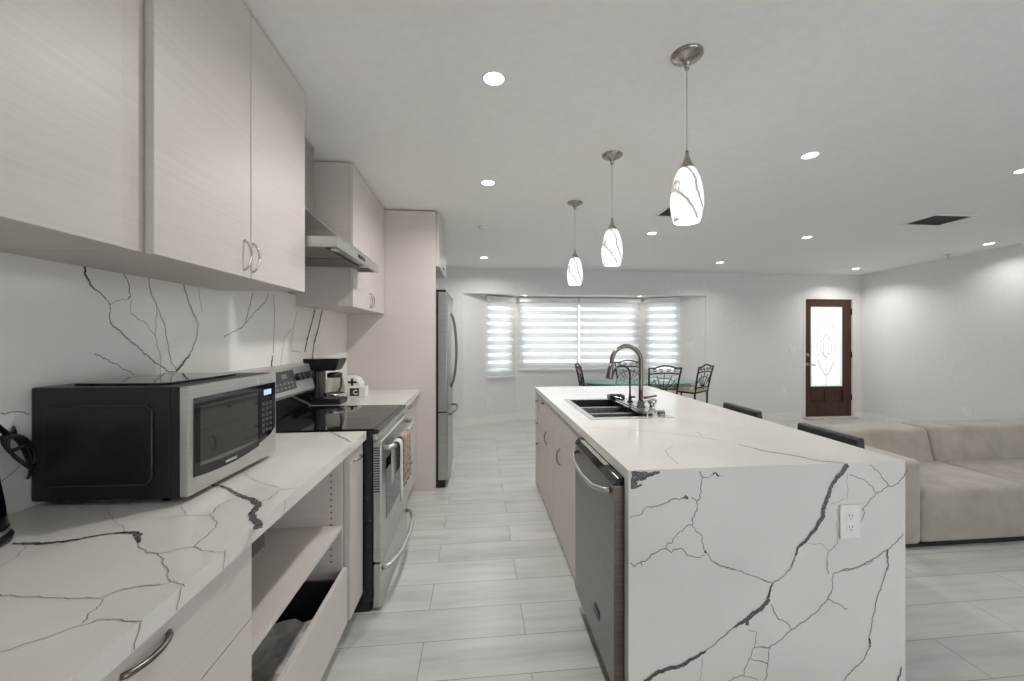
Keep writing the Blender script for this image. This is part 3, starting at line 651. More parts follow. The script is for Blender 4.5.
def pendant(label, x, y, zb):
    t = thing('pendant_lamp', label, 'pendant lamp', (x, y, zc(y)), 0, 'pendant lamps over the island')
    z0 = zc(y); H_ = zb - z0   # bottom of shade, relative
    MB().lathe([(0, -.062), (.009, -.062), (.0105, -.048), (.015, -.036), (.026, -.026), (.046, -.017), (.062, -.010), (.067, -.003), (.067, .002), (0, .002)], seg=36).build('canopy', NICKEL, t, world=False)
    MB().tube([(0, 0, -.05), (0, 0, H_ + .31)], .0028, 8).build('cord', noise_mat('clear_cord', (190, 186, 180), (205, 201, 196), (9, 9, 9), 2, .3) if 'clear_cord' not in bpy.data.materials else bpy.data.materials['clear_cord'], t, world=False)
    b = H_
    MB().lathe([(0, b + .318), (.006, b + .318), (.008, b + .30), (.015, b + .275), (.027, b + .252), (.034, b + .240), (0, b + .240)], seg=28).build('cap', NICKEL, t, world=False)
    pr = [(.031, b + .242), (.042, b + .225), (.054, b + .195), (.063, b + .155), (.068, b + .115), (.068, b + .085), (.065, b + .055), (.060, b + .032), (.053, b + .012), (.050, b + .012), (.056, b + .034), (.061, b + .057), (.0645, b + .085)]
    MB().lathe(pr, seg=40).build('lamp_shade', SHADE, t, world=False)
    MB().lathe([(0, b + .03), (.02, b + .032), (.03, b + .055), (.022, b + .085), (.013, b + .10), (.013, b + .15)], seg=20).build('bulb', emit_mat('bulb_glow', (255, 246, 232), 5.) if 'bulb_glow' not in bpy.data.materials else bpy.data.materials['bulb_glow'], t, world=False)
    lamp('POINT', 'pendant_bulb_light', (x, y, zb - .03), W_PEND, None, .04, color=(1, .975, .94))
pendant('nearest and largest-looking pendant lamp with swirled white glass shade', .889, 1.68, 1.868)
pendant('middle pendant lamp of the three over the island', .861, 2.592, 1.84)
pendant('farthest pendant lamp, beside the bay window header', .821, 3.46, 1.822)

def vent(label, x0, x1, y0, y1, mat, along):
    xm, ym = (x0 + x1) / 2, (y0 + y1) / 2
    t = thing('ceiling_vent', label, 'vent', (xm, ym, zc(ym)), 0, None, -.03)
    hx, hy = (x1 - x0) / 2, (y1 - y0) / 2
    f = MB(); w = .025
    f.box(-hx, hx, -hy, -hy + w, -.008, .002).box(-hx, hx, hy - w, hy, -.008, .002).box(-hx, -hx + w, -hy + w, hy - w, -.008, .002).box(hx - w, hx, -hy + w, hy - w, -.008, .002)
    f.build('frame', TRIMP, t, world=False, bevel=.002)
    MB().box(-hx + w, hx - w, -hy + w, hy - w, -.001, .003).build('backing', GRILLE, t, world=False)
    l = MB(); n = 9
    for i in range(n):
        if along == 'x':
            y = -hy + w + (2 * hy - 2 * w) * (i + .5) / n; l.hexa([(-hx + w, y - .008, -.006), (hx - w, y - .008, -.006), (hx - w, y - .006, -.006), (-hx + w, y - .006, -.006)], [(-hx + w, y + .006, -.001), (hx - w, y + .006, -.001), (hx - w, y + .008, -.001), (-hx + w, y + .008, -.001)])
        else:
            x = -hx + w + (2 * hx - 2 * w) * (i + .5) / n; l.hexa([(x - .008, -hy + w, -.006), (x - .006, -hy + w, -.006), (x - .006, hy - w, -.006), (x - .008, hy - w, -.006)], [(x + .006, -hy + w, -.001), (x + .008, -hy + w, -.001), (x + .008, hy - w, -.001), (x + .006, hy - w, -.001)])
    l.build('louver', mat, t, world=False)
vent('dark slotted air vent in the living room ceiling', 4.26, 4.70, 3.42, 3.76, GRILLE, 'x')
vent('square white-framed vent half hidden by the nearest pendant shade', 1.65, 2.0, 3.40, 3.74, GRILLE, 'x')
t = thing('smoke_detector', 'flat white round detector on the ceiling above the aisle', 'smoke detector', (.041, 4.23, zc(4.23)), 0, None, -.03)
MB().lathe([(0, -.022), (.035, -.022), (.05, -.014), (.055, 0), (0, 0)], seg=28).build('housing', PLAST, t, world=False)
t = thing('fire_sprinkler', 'small metal sprinkler head near the right wall', 'sprinkler', (6.25, 4.876, zc(4.876)), 0, None, -.03)
MB().lathe([(0, -.004), (.03, -.004), (.032, 0)], seg=20).build('escutcheon', CHROME, t, world=False)
MB().cyl((0, 0, -.035), .008, .033).tube([(-.012, 0, -.02), (-.016, 0, -.04), (0, 0, -.055), (.016, 0, -.04), (.012, 0, -.02)], .003, 6).build('frame', CHROME, t, world=False)
MB().cyl((0, 0, -.06), .02, .003).build('deflector', CHROME, t, world=False)

# ---------------------------------------------------------------- wall plates
def plate(name, label, cat, origin, ux, nrm, w, h, kind):
    t = thing(name, label, cat, origin)
    u = Vector(ux); n = Vector(nrm); o = Vector(origin); up = Vector((0, 0, 1))
    def slab(mb, a0, a1, b0, b1, d0, d1):
        P = lambda a, b, d_: o + u * a + up * b + n * d_
        mb.hexa([P(a0, b0, d0), P(a1, b0, d0), P(a1, b1, d0), P(a0, b1, d0)], [P(a0, b0, d1), P(a1, b0, d1), P(a1, b1, d1), P(a0, b1, d1)])
    m = MB(); slab(m, -w / 2, w / 2, -h / 2, h / 2, .0005, .006); m.build('plate', PLAST, t, bevel=.002)
    if kind == 'outlet':
        for s in (-.021, .021):
            m = MB(); slab(m, -.016, .016, s - .014, s + .014, .006, .0075); f = m.build('receptacle', PLAST, t, bevel=.001)
            m = MB(); slab(m, -.0075, -.0055, s - .001, s + .007, .0075, .0078); slab(m, .0055, .0075, s - .001, s + .007, .0075, .0078); slab(m, -.002, .002, s - .010, s - .006, .0075, .0078); m.build('slot', DARKI, f)
    else:
        n_ = 2 if w > .09 else 1
        for i in range(n_):
            c = (i - (n_ - 1) / 2) * .046
            m = MB(); slab(m, c - .016, c + .016, -.033, .033, .006, .009); m.build('rocker', PLAST, t, bevel=.001)
plate('outlet', 'white outlet set in the veined end panel of the island', 'outlet', (1.378, 1.40, .697), (1, 0, 0), (0, -1, 0), .082, .128, 'outlet')
plate('light_switch', 'white double light switch on the angled bay wall by its right blind', 'light switch', (3.497, 6.505, 1.235), (.893, -.45, 0), (-.45, -.893, 0), .115, .115, 'switch')
plate('light_switch', 'white light switch on the wall left of the wooden door', 'light switch', (5.235, YB, 1.16), (1, 0, 0), (0, -1, 0), .115, .115, 'switch')
plate('outlet', 'low white outlet on the back wall left of the wooden door', 'outlet', (5.065, YB, .475), (1, 0, 0), (0, -1, 0), .07, .115, 'outlet')
plate('outlet', 'white outlet low on the right living room wall', 'outlet', (XR, 4.835, .38), (0, 1, 0), (-1, 0, 0), .115, .115, 'outlet')
plate('outlet', 'low white outlet on the left angled bay wall', 'outlet', (.144, 6.612, .335), (.878, .479, 0), (.479, -.878, 0), .07, .115, 'outlet')
plate('outlet', 'white outlet on the backsplash next to the tall panel', 'outlet', (-1.238, 3.50, 1.14), (0, 1, 0), (1, 0, 0), .07, .115, 'outlet')

# ================================================================ LEFT RUN
XD = -.582     # face of the base doors
def yzface(mb, x0, x1, y0, y1, z0, z1a, z1b):  # a panel whose top follows the ceiling
    mb.prism([(y0, z0), (y1, z0), (y1, z1b), (y0, z1a)], x0, x1, 'x')
def pull(parent, p0, p1, outv, r=.005, mat=None):
    m = MB(); a, b, o = Vector(p0), Vector(p1), Vector(outv)
    m.tube(bow(a, b, o, 14), r, 10)
    return m.build('handle', mat or NICKEL, parent)
# countertops
ct = MB(); ct.box(-1.238, -.56, -.2, 2.118, .875, .915)
veins(ct, COUNTER, lambda p, e: (p.x, p.y, .915 + e), .0004, 5)
for (ya, yb_) in ((.746, .735), (.837, .83), (.972, .968), (1.254, 1.25)):
    veins(ct, [(1, .0025, .002, [(ya, .915), (yb_, .893), (yb_ - .004, .876)])], lambda p, e: (-.56 + e, p.x, p.y), .0004, 6)
tag(ct.build('countertop', [MARB, V_D, V_M, V_F]), 'veined white stone countertop under the microwave', 'countertop')
c2 = MB(); c2.box(-1.238, -.525, 2.905, 3.754, .875, .915)
veins(c2, [(2, .004, .004, [(-1.1, 3.1), (-.9, 3.3), (-.8, 3.5), (-.6, 3.7)])], lambda p, e: (p.x, p.y, .915 + e), .0004, 8)
tag(c2.build('countertop', [MARB, V_D, V_M, V_F]), 'short veined white countertop beyond the stove under the coffee maker', 'countertop')

# near drawer cabinet
t = thing('drawer_cabinet', 'pale wood base cabinet with two wide drawers nearest the camera', 'cabinet', (-.9, .45, 0))
MB().box(-1.235, -.605, -.2, 1.122, .10, .874).build('body', LAMV, t)
MB().box(-1.235, -.65, -.2, 1.122, 0, .10).build('toe_kick', LAMV, t)
dr_ = MB().box(-.604, XD, -.16, 1.122, .666, .866).build('drawer', LAM, t, bevel=.0015)
pull(dr_, (XD, .732, .832), (XD, .838, .830), (.017, 0, -.002), .0058, GUNM)
MB().box(-.604, XD, -.16, 1.122, .11, .661).build('drawer', LAM, t, bevel=.0015)
# open shelf cabinet
t = thing('open_cabinet', 'open pale wood base cabinet with a shelf and missing doors', 'cabinet', (-.9, 1.5, 0))
MB().box(-1.235, -.60, 1.124, 1.142, .10, .874).box(-1.235, -.60, 1.875, 1.890, .10, .874).box(-1.235, -1.22, 1.142, 1.875, .10, .874).box(-1.22, -.60, 1.142, 1.875, .10, .118).build('carcass', LAMV, t)
MB().box(-1.22, -.60, 1.143, 1.874, .540, .558).build('shelf', LAM, t, bevel=.001)
MB().box(-1.235, -.65, 1.124, 1.893, 0, .10).build('toe_kick', LAMV, t)
d2 = MB().box(-.600, XD, 1.126, 1.890, .115, .365).build('drawer', LAM, t, bevel=.0015)
MB().box(-1.15, -.600, 1.16, 1.172, .13, .33).box(-1.15, -.600, 1.846, 1.858, .13, .33).box(-1.15, -1.138, 1.172, 1.846, .13, .33).box(-1.138, -.600, 1.172, 1.846, .125, .135).build('drawer_box', DARKI, d2)
for x in (-.645, -1.10):
    for i in range(16): MB().cyl((x, 1.8742, .40 + i * .027), .0038, .001, 'y', 8).build('shelf_pin_hole', DARKI, t)
MB().box(-.68, -.612, 1.143, 1.25, .785, .873).build('hinge_bracket', BLKP, t, bevel=.004)
m = MB(); random.seed(4)
P = []
for i in range(11):
    for j in range(8):
        P.append((-.98 + j * .042 + random.uniform(-.006, .006) + .006 * i, 1.50 + i * .026, .185 + .016 * math.sin(i * 1.3 + j) * math.cos(j * 1.1) + random.uniform(0, .010) + .004 * i))
top = [(i * 8 + j, i * 8 + j + 1, (i + 1) * 8 + j + 1, (i + 1) * 8 + j) for i in range(10) for j in range(7)]
m.add(P, top)
m.add([(x, y, z - .012) for x, y, z in P], [f[::-1] for f in top])
m.hexa([(-.95, 1.52, .136), (-.72, 1.52, .136), (-.68, 1.74, .136), (-.91, 1.74, .136)], [(-.95, 1.52, .165), (-.72, 1.52, .165), (-.68, 1.74, .170), (-.91, 1.74, .170)])
tag(m.build('paper_bag', PAPER), 'crumpled grey paper in the open black drawer', 'paper')
# narrow pull-out
t = thing('narrow_cabinet', 'narrow pale wood pull-out cabinet beside the stove', 'cabinet', (-.9, 2.0, 0))
MB().box(-1.235, -.605, 1.912, 2.112, .10, .874).build('body', LAMV, t)
MB().box(-1.235, -.65, 1.897, 2.112, 0, .10).build('toe_kick', LAMV, t)
dd = MB().box(-.604, XD + .006, 1.913, 2.112, .112, .868).build('door', LAM, t, bevel=.0015)
pull(dd, (XD + .006, 1.955, .815), (XD + .006, 2.06, .815), (.02, 0, 0), .004)
# cabinet beyond the stove: three drawers
t = thing('drawer_cabinet', 'pale wood drawer cabinet between the stove and the tall panel', 'cabinet', (-.9, 3.33, 0))
MB().box(-1.235, -.585, 2.91, 3.753, .10, .874).build('body', LAMV, t)
MB().box(-1.235, -.62, 2.91, 3.753, 0, .10).build('toe_kick', LAMV, t)
for z0, z1 in ((.70, .867), (.42, .695), (.112, .415)):
    q = MB().box(-.584, -.562, 2.912, 3.751, z0, z1).build('drawer', LAM, t, bevel=.0015)
    pull(q, (-.562, 3.34, z1 - .05), (-.562, 3.46, z1 - .05), (.022, 0, 0), .004)
# tall panel and the cabinet above the fridge
tp = MB(); tp.box(-1.245, -.39, 3.757, 3.785, 0, zc(3.77) - .012)
tag(tp.build('tall_panel', LAM, bevel=.0015), 'tall pale wood end panel beside the fridge', 'panel')
t = thing('wall_cabinet', 'small pale wood cabinet above the fridge', 'cabinet', (-.8, 4.25, 1.99))
m = MB(); yzface(m, -1.245, -.385, 3.788, 4.60, 2.03, zc(3.788) - .02, zc(4.60) - .02); m.build('body', LAMV, t)
for a, b in ((3.79, 4.193), (4.197, 4.60)):
    m = MB(); yzface(m, -.384, -.362, a, b, 2.025, zc(a) - .022, zc(b) - .022); q = m.build('door', LAM, t, bevel=.0015)
    MB().tube([(-.362, a + .04 if a > 4 else b - .04, 2.07), (-.348, a + .04 if a > 4 else b - .04, 2.07)], [.004, .008], 12).build('knob', GUNM, q)
# upper cabinets
UB = 1.608
t = thing('wall_cabinet', 'pale wood upper cabinet at the left frame edge above the kettle', 'cabinet', (-1.05, .6, UB))
m = MB(); yzface(m, -1.245, -.885, -.3, 1.160, UB, zc(-.3) - .008, zc(1.160) - .008); m.build('body', LAMV, t)
m = MB(); yzface(m, -.884, -.864, -.3, 1.093, UB - .002, zc(-.3) - .008, zc(1.093) - .008); m.build('door', LAM, t, bevel=.0015)
m = MB(); yzface(m, -.884, -.868, 1.095, 1.160, UB - .002, zc(1.095) - .008, zc(1.160) - .008); m.build('filler_strip', LAMV, t, bevel=.001)
t = thing('wall_cabinet', 'pale wood double-door upper cabinet above the microwave', 'cabinet', (-1.05, 1.63, UB))
m = MB(); yzface(m, -1.245, -.868, 1.165, 2.098, UB, zc(1.165) - .008, zc(2.098) - .008); m.build('body', LAMV, t)
for a, b, hy in ((1.165, 1.621, 1.580), (1.627, 2.100, 1.636)):
    m = MB(); yzface(m, -.867, -.845, a, b, UB - .004, zc(a) - .008, zc(b) - .008); q = m.build('door', LAM, t, bevel=.0015)
    pull(q, (-.845, hy, 1.628), (-.845, hy, 1.738), (.024, 0, 0), .004, CHROME)
t = thing('wall_cabinet', 'pale wood upper cabinet between the range hood and the tall panel', 'cabinet', (-1.05, 3.3, 1.59))
m = MB(); yzface(m, -1.245, -.862, 2.842, 3.754, 1.592, zc(2.842) - .012, zc(3.754) - .012); m.build('body', LAMV, t)
for a, b, hy in ((2.845, 3.296, 3.27), (3.300, 3.752, 3.33)):
    m = MB(); yzface(m, -.861, -.838, a, b, 1.588, zc(a) - .014, zc(b) - .014); q = m.build('door', LAM, t, bevel=.0015)
    pull(q, (-.838, hy, 1.61), (-.838, hy, 1.72), (.02, 0, 0), .004)

# ---------------------------------------------------------------- range hood
HSTEEL = noise_mat('hood_steel', (172, 169, 165), (190, 187, 183), (3, 3, 200), 3, .33, .9)
t = thing('range_hood', 'stainless steel chimney range hood above the stove', 'range hood', (-1.0, 2.53, 1.83))
m = MB(); yzface(m, -1.238, -1.02, 2.37, 2.67, 2.15, zc(2.37) - .004, zc(2.67) - .004); m.build('chimney', HSTEEL, t, bevel=.002)
m = MB(); m.hexa([(-1.238, 2.125, 1.886), (-.702, 2.125, 1.886), (-.702, 2.955, 1.886), (-1.238, 2.955, 1.886)], [(-1.238, 2.37, 2.15), (-1.02, 2.37, 2.15), (-1.02, 2.67, 2.15), (-1.238, 2.67, 2.15)]); m.build('canopy', HSTEEL, t, bevel=.001)
m = MB(); m.box(-1.238, -.70, 2.12, 2.14, 1.834, 1.885).box(-1.238, -.70, 2.94, 2.96, 1.834, 1.885).box(-.72, -.70, 2.14, 2.94, 1.834, 1.885).box(-1.238, -1.21, 2.14, 2.94, 1.834, 1.885).box(-1.21, -.72, 2.14, 2.94, 1.862, 1.885); m.build('rim', SILV, t, bevel=.001)
for a, b in ((2.16, 2.53), (2.55, 2.92)):
    f = MB()
    f.box(-1.17, -.80, a, b, 1.850, 1.856)
    f.build('grease_filter', STEELH, t)
for y in (2.28, 2.80): MB().cyl((-.76, y, 1.846), .028, .008, seg=20).build('hood_light', PLAST, t)
m = MB(); m.box(-.699, -.6985, 2.47, 2.62, 1.848, 1.870); m.build('control_strip', BLKG, t)

# ---------------------------------------------------------------- stove
SY0, SY1 = 2.133, 2.893
t = thing('electric_stove', 'stainless electric range with a black glass cooktop', 'stove', (-.85, 2.51, 0))
MB().box(-1.20, -.535, SY0, SY1, .05, .905).build('body', BLKP, t)
m = MB(); m.box(-1.16, -.545, SY0 + .002, SY1 - .002, 0.0, .05); m.build('base', BLK, t)
m = MB(); m.box(-1.19, -.525, SY0 + .004, SY1 - .004, .912, .921); m.build('cooktop', BLKG, t, bevel=.003)
RING = noise_mat('burner_ring', (44, 44, 45), (52, 52, 53), (20, 20, 20), 2, .12)
for x, y, r in ((-.70, 2.33, .105), (-.70, 2.72, .08), (-.98, 2.33, .08), (-.98, 2.72, .105)):
    MB().lathe([(r - .003, .9216), (r, .9216)], (x, y, 0), 40).lathe([(r * .62, .9216), (r * .62 + .002, .9216)], (x, y, 0), 40).build('burner', RING, t)
m = MB(); m.box(-1.20, -.505, SY0, SY1, .896, .9115); m.box(-.524, -.505, SY0, SY1, .9115, .919); m.build('cooktop_frame', BLKP, t, bevel=.004)
m = MB(); m.box(-.534, -.512, SY0 + .002, SY1 - .002, .862, .895); m.build('front_trim', SILV, t, bevel=.004)
# backguard
bg = MB(); bg.prism([(-1.235, .905), (-1.13, .925), (-1.10, 1.05), (-1.135, 1.205), (-1.235, 1.215)], SY0 + .002, SY1 - .002, 'y'); bgo = bg.build('backguard', SILV, t, bevel=.006)
def on_guard(s, d=0.):  # point on the slanted face: s 0..1 up
    a = Vector((-1.10, 0, 1.05)); b = Vector((-1.135, 0, 1.205)); n = Vector((.155, 0, .035)).normalized()
    return a + (b - a) * s + n * d
def guard_quad(mb, y0, y1, s0, s1, d):
    q = []
    for dd in (0.0005, d): q += [[on_guard(s0, dd) + Vector((0, y0, 0)), on_guard(s0, dd) + Vector((0, y1, 0)), on_guard(s1, dd) + Vector((0, y1, 0)), on_guard(s1, dd) + Vector((0, y0, 0))]]
    mb.hexa(q[0], q[1])
m = MB(); guard_quad(m, 2.36, 2.63, .15, .88, .002); dp = m.build('display', GRAPH, bgo)
m = MB(); guard_quad(m, 2.47, 2.53, .60, .76, .0026)
for i in range(5):
    for j in range(2): guard_quad(m, 2.38 + i * .048, 2.405 + i * .048, .22 + j * .16, .30 + j * .16, .0026)
m.build('touch_key', noise_mat('key_grey', (120, 118, 116), (134, 132, 130), (9, 9, 9), 2, .4), dp)
for y in (2.19, 2.25, 2.66, 2.725, 2.79, 2.85):
    c = on_guard(.56, 0); n = Vector((.155, 0, .035)).normalized()
    MB().tube([c + Vector((0, y, 0)), c + Vector((0, y, 0)) + n * .026], [.025, .021], 20).build('knob', BLK, bgo)
m = MB(); m.prism([(-1.1295, .9275), (-1.124, .9275), (-1.098, 1.035), (-1.1035, 1.035)], SY0 + .02, SY1 - .02, 'y'); m.build('splash_strip', BLKG, bgo)
# oven door, drawer
m = MB(); m.box(-.534, -.490, SY0 + .004, SY1 - .004, .245, .858); od = m.build('oven_door', SILV, t, bevel=.006)
m = MB(); m.box(-.4895, -.488, SY0 + .10, SY1 - .10, .42, .74); m.build('oven_window', BLKG, od, bevel=.0005)
m = MB(); m.tube([(-.490, SY0 + .04, .815), (-.452, SY0 + .045, .817), (-.437, SY0 + .09, .817), (-.433, 2.513, .817), (-.437, SY1 - .09, .817), (-.452, SY1 - .045, .817), (-.490, SY1 - .04, .815)], .0135, 12); m.build('oven_handle', SILV, od)
v = MB()
for i in range(16): v.box(-.5345, -.533, SY0 + .004, SY0 + .012, .60 + i * .014, .606 + i * .014)
for i in range(18): v.box(-.528, -.500, SY0 + .0035, SY0 + .0045, .60 + i * .013, .606 + i * .013)
v.build('vent_slot', BLK, od)
m = MB(); m.box(-.534, -.492, SY0 + .004, SY1 - .004, .014, .235); sdw = m.build('storage_drawer', SILV, t, bevel=.008)
m = MB(); m.tube([(-.492, SY0 + .03, .205), (-.46, SY0 + .05, .205), (-.428, 2.30, .203), (-.418, 2.513, .202), (-.428, 2.73, .203), (-.46, SY1 - .05, .205), (-.492, SY1 - .03, .205)], .013, 12); m.build('drawer_handle', SILV, sdw)
def towel(label, y0, y1, z0f, z0b, mat, seed):
    rnd = random.Random(seed); n = 14; m = MB(); prof = []
    for i in range(13): prof.append((-.410 + .0, z0f + (.81 - z0f) * i / 12))
    for i in range(1, 8):
        a = math.pi * i / 8; prof.append((-.433 + .021 * math.cos(a), .817 + .021 * math.sin(a)))
    for i in range(9): prof.append((-.4565, .81 - (.81 - z0b) * i / 8))
    vs = []
    for j in range(n + 1):
        y = y0 + (y1 - y0) * j / n; wv = .006 * math.sin(j * 1.3 + seed)
        for k_, (x, z) in enumerate(prof):
            f = max(0, (.80 - z) / .4)
            vs.append((x + wv * f + (.004 if k_ > 16 else 0) * f, y + (y - (y0 + y1) / 2) * -.08 * (1 - min(1, f * 2)), z))
    K_ = len(prof)
    m.add(vs, [(j * K_ + k_, j * K_ + k_ + 1, (j + 1) * K_ + k_ + 1, (j + 1) * K_ + k_) for j in range(n) for k_ in range(K_ - 1)], 0, True)
    o = m.build('hand_towel', mat); s = o.modifiers.new('thick', 'SOLIDIFY'); s.thickness = .004; s.offset = 0
    return tag(o, label, 'towel')
towel('plain white towel hanging on the oven handle', 2.205, 2.27, .52, .62, TOWW, 1)
towel('brown patterned towel hanging on the oven handle', 2.30, 2.52, .56, .64, TOWB, 2)

# ---------------------------------------------------------------- fridge
t = thing('refrigerator', 'tall stainless steel fridge with a bottom freezer drawer', 'refrigerator', (-.8, 4.25, 0))
FY0, FY1 = 3.80, 4.60
MB().box(-1.20, -.38, FY0, FY1, .03, 1.80).build('body', GRAPH, t, bevel=.004)
MB().box(-1.18, -.31, FY0 + .02, FY1 - .02, 0, .065).build('base_grille', BLK, t)
def fdoor(name, y0, y1, z0, z1):
    m = MB(); b = .012
    pts = [(-.372, y0), (-.296, y0), (-.284, y0 + b)]
    n = 8
    for i in range(1, n): y = y0 + b + (y1 - y0 - 2 * b) * i / n; pts.append((-.284 + .006 * math.sin(math.pi * i / n), y))
    pts += [(-.284, y1 - b), (-.296, y1), (-.372, y1)]
    m.prism(pts, z0, z1, 'z'); return m.build(name, STEEL, t, bevel=.003)
d1 = fdoor('door', FY0, 4.197, .70, 1.795); d2 = fdoor('door', 4.203, FY1, .70, 1.795); d3 = fdoor('freezer_drawer', FY0, FY1, .075, .69)
for q, y in ((d1, 4.15), (d2, 4.25)):
    m = MB(); m.tube(bow((-.282, y, .88), (-.282, y, 1.62), (.055, 0, 0), 18), .010, 12); m.build('handle', GUNM, q)
m = MB(); m.tube(bow((-.282, FY0 + .1, .655), (-.282, FY1 - .1, .655), (.065, 0, .015), 18), .011, 12); m.build('handle', GUNM, d3)
for y in (FY0 + .04, FY1 - .1): MB().box(-.40, -.305, y, y + .06, 1.80, 1.822).build('hinge_cover', BLK, t, bevel=.004)

# ---------------------------------------------------------------- microwave (local: x out of its face, y along it)
MW = thing('microwave', 'silver and black microwave oven on the left counter', 'microwave', (-.832, 1.252, .9156), math.radians(-2.5))
w, dp_, z0, z1 = .466, .403, .014, .330
MB().box(-dp_, -.035, 0, w, z0, z1).build('body', BLK, MW, bevel=.004, world=False)
m = MB(); m.prism([(-dp_ + .05, z0 + .045), (-.10, z0 + .045), (-.085, z0 + .06), (-.085, z1 - .07), (-.10, z1 - .055), (-dp_ + .05, z1 - .055), (-dp_ + .035, z1 - .07), (-dp_ + .035, z0 + .06)], -.003, 0, 'y'); m.build('side_panel', BLK, MW, bevel=.002, world=False)
m = MB(); m.tube([(-dp_ + .05, -.003, z1 - .05), (-.10, -.003, z1 - .05), (-.082, -.003, z1 - .065), (-.082, -.003, z0 + .06), (-.10, -.003, z0 + .042), (-dp_ + .05, -.003, z0 + .042)], .0022, 6); m.build('embossed_ridge', GRAPH, MW, world=False)
MB().box(-.0345, -.012, .001, w - .001, z0, z1).build('bezel', BLK, MW, world=False)
dw_ = .345
m = MB(); m.box(-.012, .012, .001, dw_, z0 + .003, z1 - .001); md = m.build('door', SILV, MW, bevel=.003, world=False)
# window with a bowed lower edge
pts = [(.028, z1 - .050), (.028, z0 + .075)]
pts = [(.022, z1 - .036)] + [(.022 + (dw_ - .022) * i / 10, z0 + .052 - .012 * math.sin(math.pi * i / 12) + .012 * (i / 10) ** 2) for i in range(11)] + [(dw_, z1 - .036)]
m = MB(); m.prism(pts, .0121, .0145, 'x'); mwn = m.build('window', BLKG, md, world=False)
m = MB(); m.prism([(.045, z1 - .062), (.045, z0 + .078)] + [(.045 + (dw_ - .055) * i / 8, z0 + .078 - .008 * math.sin(math.pi * i / 9) + .006 * i / 8) for i in range(1, 9)] + [(dw_ - .010, z1 - .062)], .0146, .0150, 'x'); m.build('mesh_screen', noise_mat('microwave_screen', (30, 29, 28), (38, 37, 36), (300, 300, 300), 2, .03, spec=1.0, coat=1.0), md, world=False)
m = MB(); m.box(.0122, .0156, .16, .215, z0 + .052, z0 + .060); m.build('brand_plate', SILV, md, world=False)
m = MB(); m.box(-.012, .012, dw_ + .002, w - .001, z0 + .003, z1 - .001); mp_ = m.build('control_panel', SILV, MW, bevel=.003, world=False)
pts = [(dw_ + .002, z1 - .036), (dw_ + .002, z0 + .066), (w - .05, z0 + .082), (w - .012, z0 + .105), (w - .012, z1 - .036)]
m = MB(); m.prism(pts, .0121, .0145, 'x'); m.build('keypad_plate', BLKG, mp_, world=False)
m = MB(); m.box(.0146, .0152, dw_ + .030, w - .042, z1 - .078, z1 - .058); m.build('clock_display', BLUE, mp_, world=False)
m = MB()
for i in range(6):
    for j in range(3): m.box(.0146, .0156, dw_ + .018 + j * .024, dw_ + .034 + j * .024, z0 + .10 + i * .020, z0 + .112 + i * .020)
m.build('key', noise_mat('key_label', (58, 58, 60), (72, 72, 74), (9, 9, 9), 2, .4), mp_, world=False)
for x in (-.07, -dp_ + .05):
    for y in (.04, w - .04): MB().cyl((x, y, 0), .015, z0 + .002, seg=14).build('foot', BLK, MW, world=False)
MB().box(-dp_ + .06, -.14, .0005, .012, z0 - .004, z0).build('vent_lip', GRAPH, MW, world=False)
gl = MB(); gl.prism([(-1.16, 1.31), (-.93, 1.295), (-.905, 1.315), (-.885, 1.60), (-.90, 1.62), (-1.13, 1.64), (-1.155, 1.62), (-1.18, 1.33)], 1.2455, 1.2525, 'z')
tag(gl.build('glass_cutting_board', BLKG, bevel=.002), 'thin black glass board lying on top of the microwave', 'cutting board')

# ---------------------------------------------------------------- kettle at the left edge, cord, coffee maker, small packs
t = thing('electric_kettle', 'black tapered kettle cut by the left edge of the photo', 'kettle', (-1.15, 1.022, .9155))
MB().lathe([(0, 0), (.085, 0), (.088, .012), (.082, .02), (0, .02)], seg=36).build('power_base', BLK, t, world=False)
MB().lathe([(.078, .02), (.080, .03), (.074, .09), (.066, .15), (.058, .19), (.052, .20), (0, .205)], seg=36).build('jug', BLKG, t, world=False)
MB().lathe([(.081, .022), (.0825, .028), (.081, .034)], seg=36).build('trim_band', CHROME, t, world=False)
MB().lathe([(.012, .203), (.014, .215), (0, .22)], seg=16).build('lid_knob', BLK, t, world=False)
MB().tube([(0, -.055, .19), (0, -.10, .19), (0, -.125, .15), (0, -.12, .08), (0, -.085, .04)], .011, 10).build('handle', BLK, t, world=False)
m = MB()
m.tube([(-1.21, 1.02, 1.235), (-1.212, 1.10, 1.205), (-1.212, 1.165, 1.165), (-1.208, 1.190, 1.132)], .0065, 8)
ca, cb_ = Vector((-1.212, 1.184, 1.135)), Vector((-1.205, 1.238, 1.035))
ax = (cb_ - ca); mid = (ca + cb_) / 2; sd_ = Vector((0, ax.z, -ax.y)).normalized()
for k_ in range(3):   # a folded bundle of loops
    pts = []
    for i in range(28):
        a = 2 * math.pi * i / 28
        pts.append(mid + ax * (.5 - .03 * k_) * math.sin(a) + sd_ * (.013 + .004 * k_) * math.cos(a) + Vector((.007 * k_ + .005 * math.sin(2 * a), 0, 0)))
    m.tube(pts, .0042, 8, closed=True)
m.tube([mid + sd_ * .022 + ax * -.18 + Vector((.012, 0, 0)), mid + Vector((.024, 0, 0)) + ax * -.16, mid - sd_ * .022 + ax * -.12 + Vector((.012, 0, 0))], .005, 8)
m.tube([(-1.212, 1.196, 1.125), (-1.212, 1.205, 1.15), (-1.212, 1.213, 1.118)], .004, 8)
m.tube([cb_, cb_ + Vector((-.012, .012, -.02)), Vector((-1.23, 1.258, 1.0))], .004, 8)
tag(m.build('power_cord', BLK), 'black power cord bundled beside the microwave', 'cord')
t = thing('coffee_maker', 'black drip coffee maker with a glass carafe beyond the stove', 'coffee maker', (-1.05, 3.02, .915))
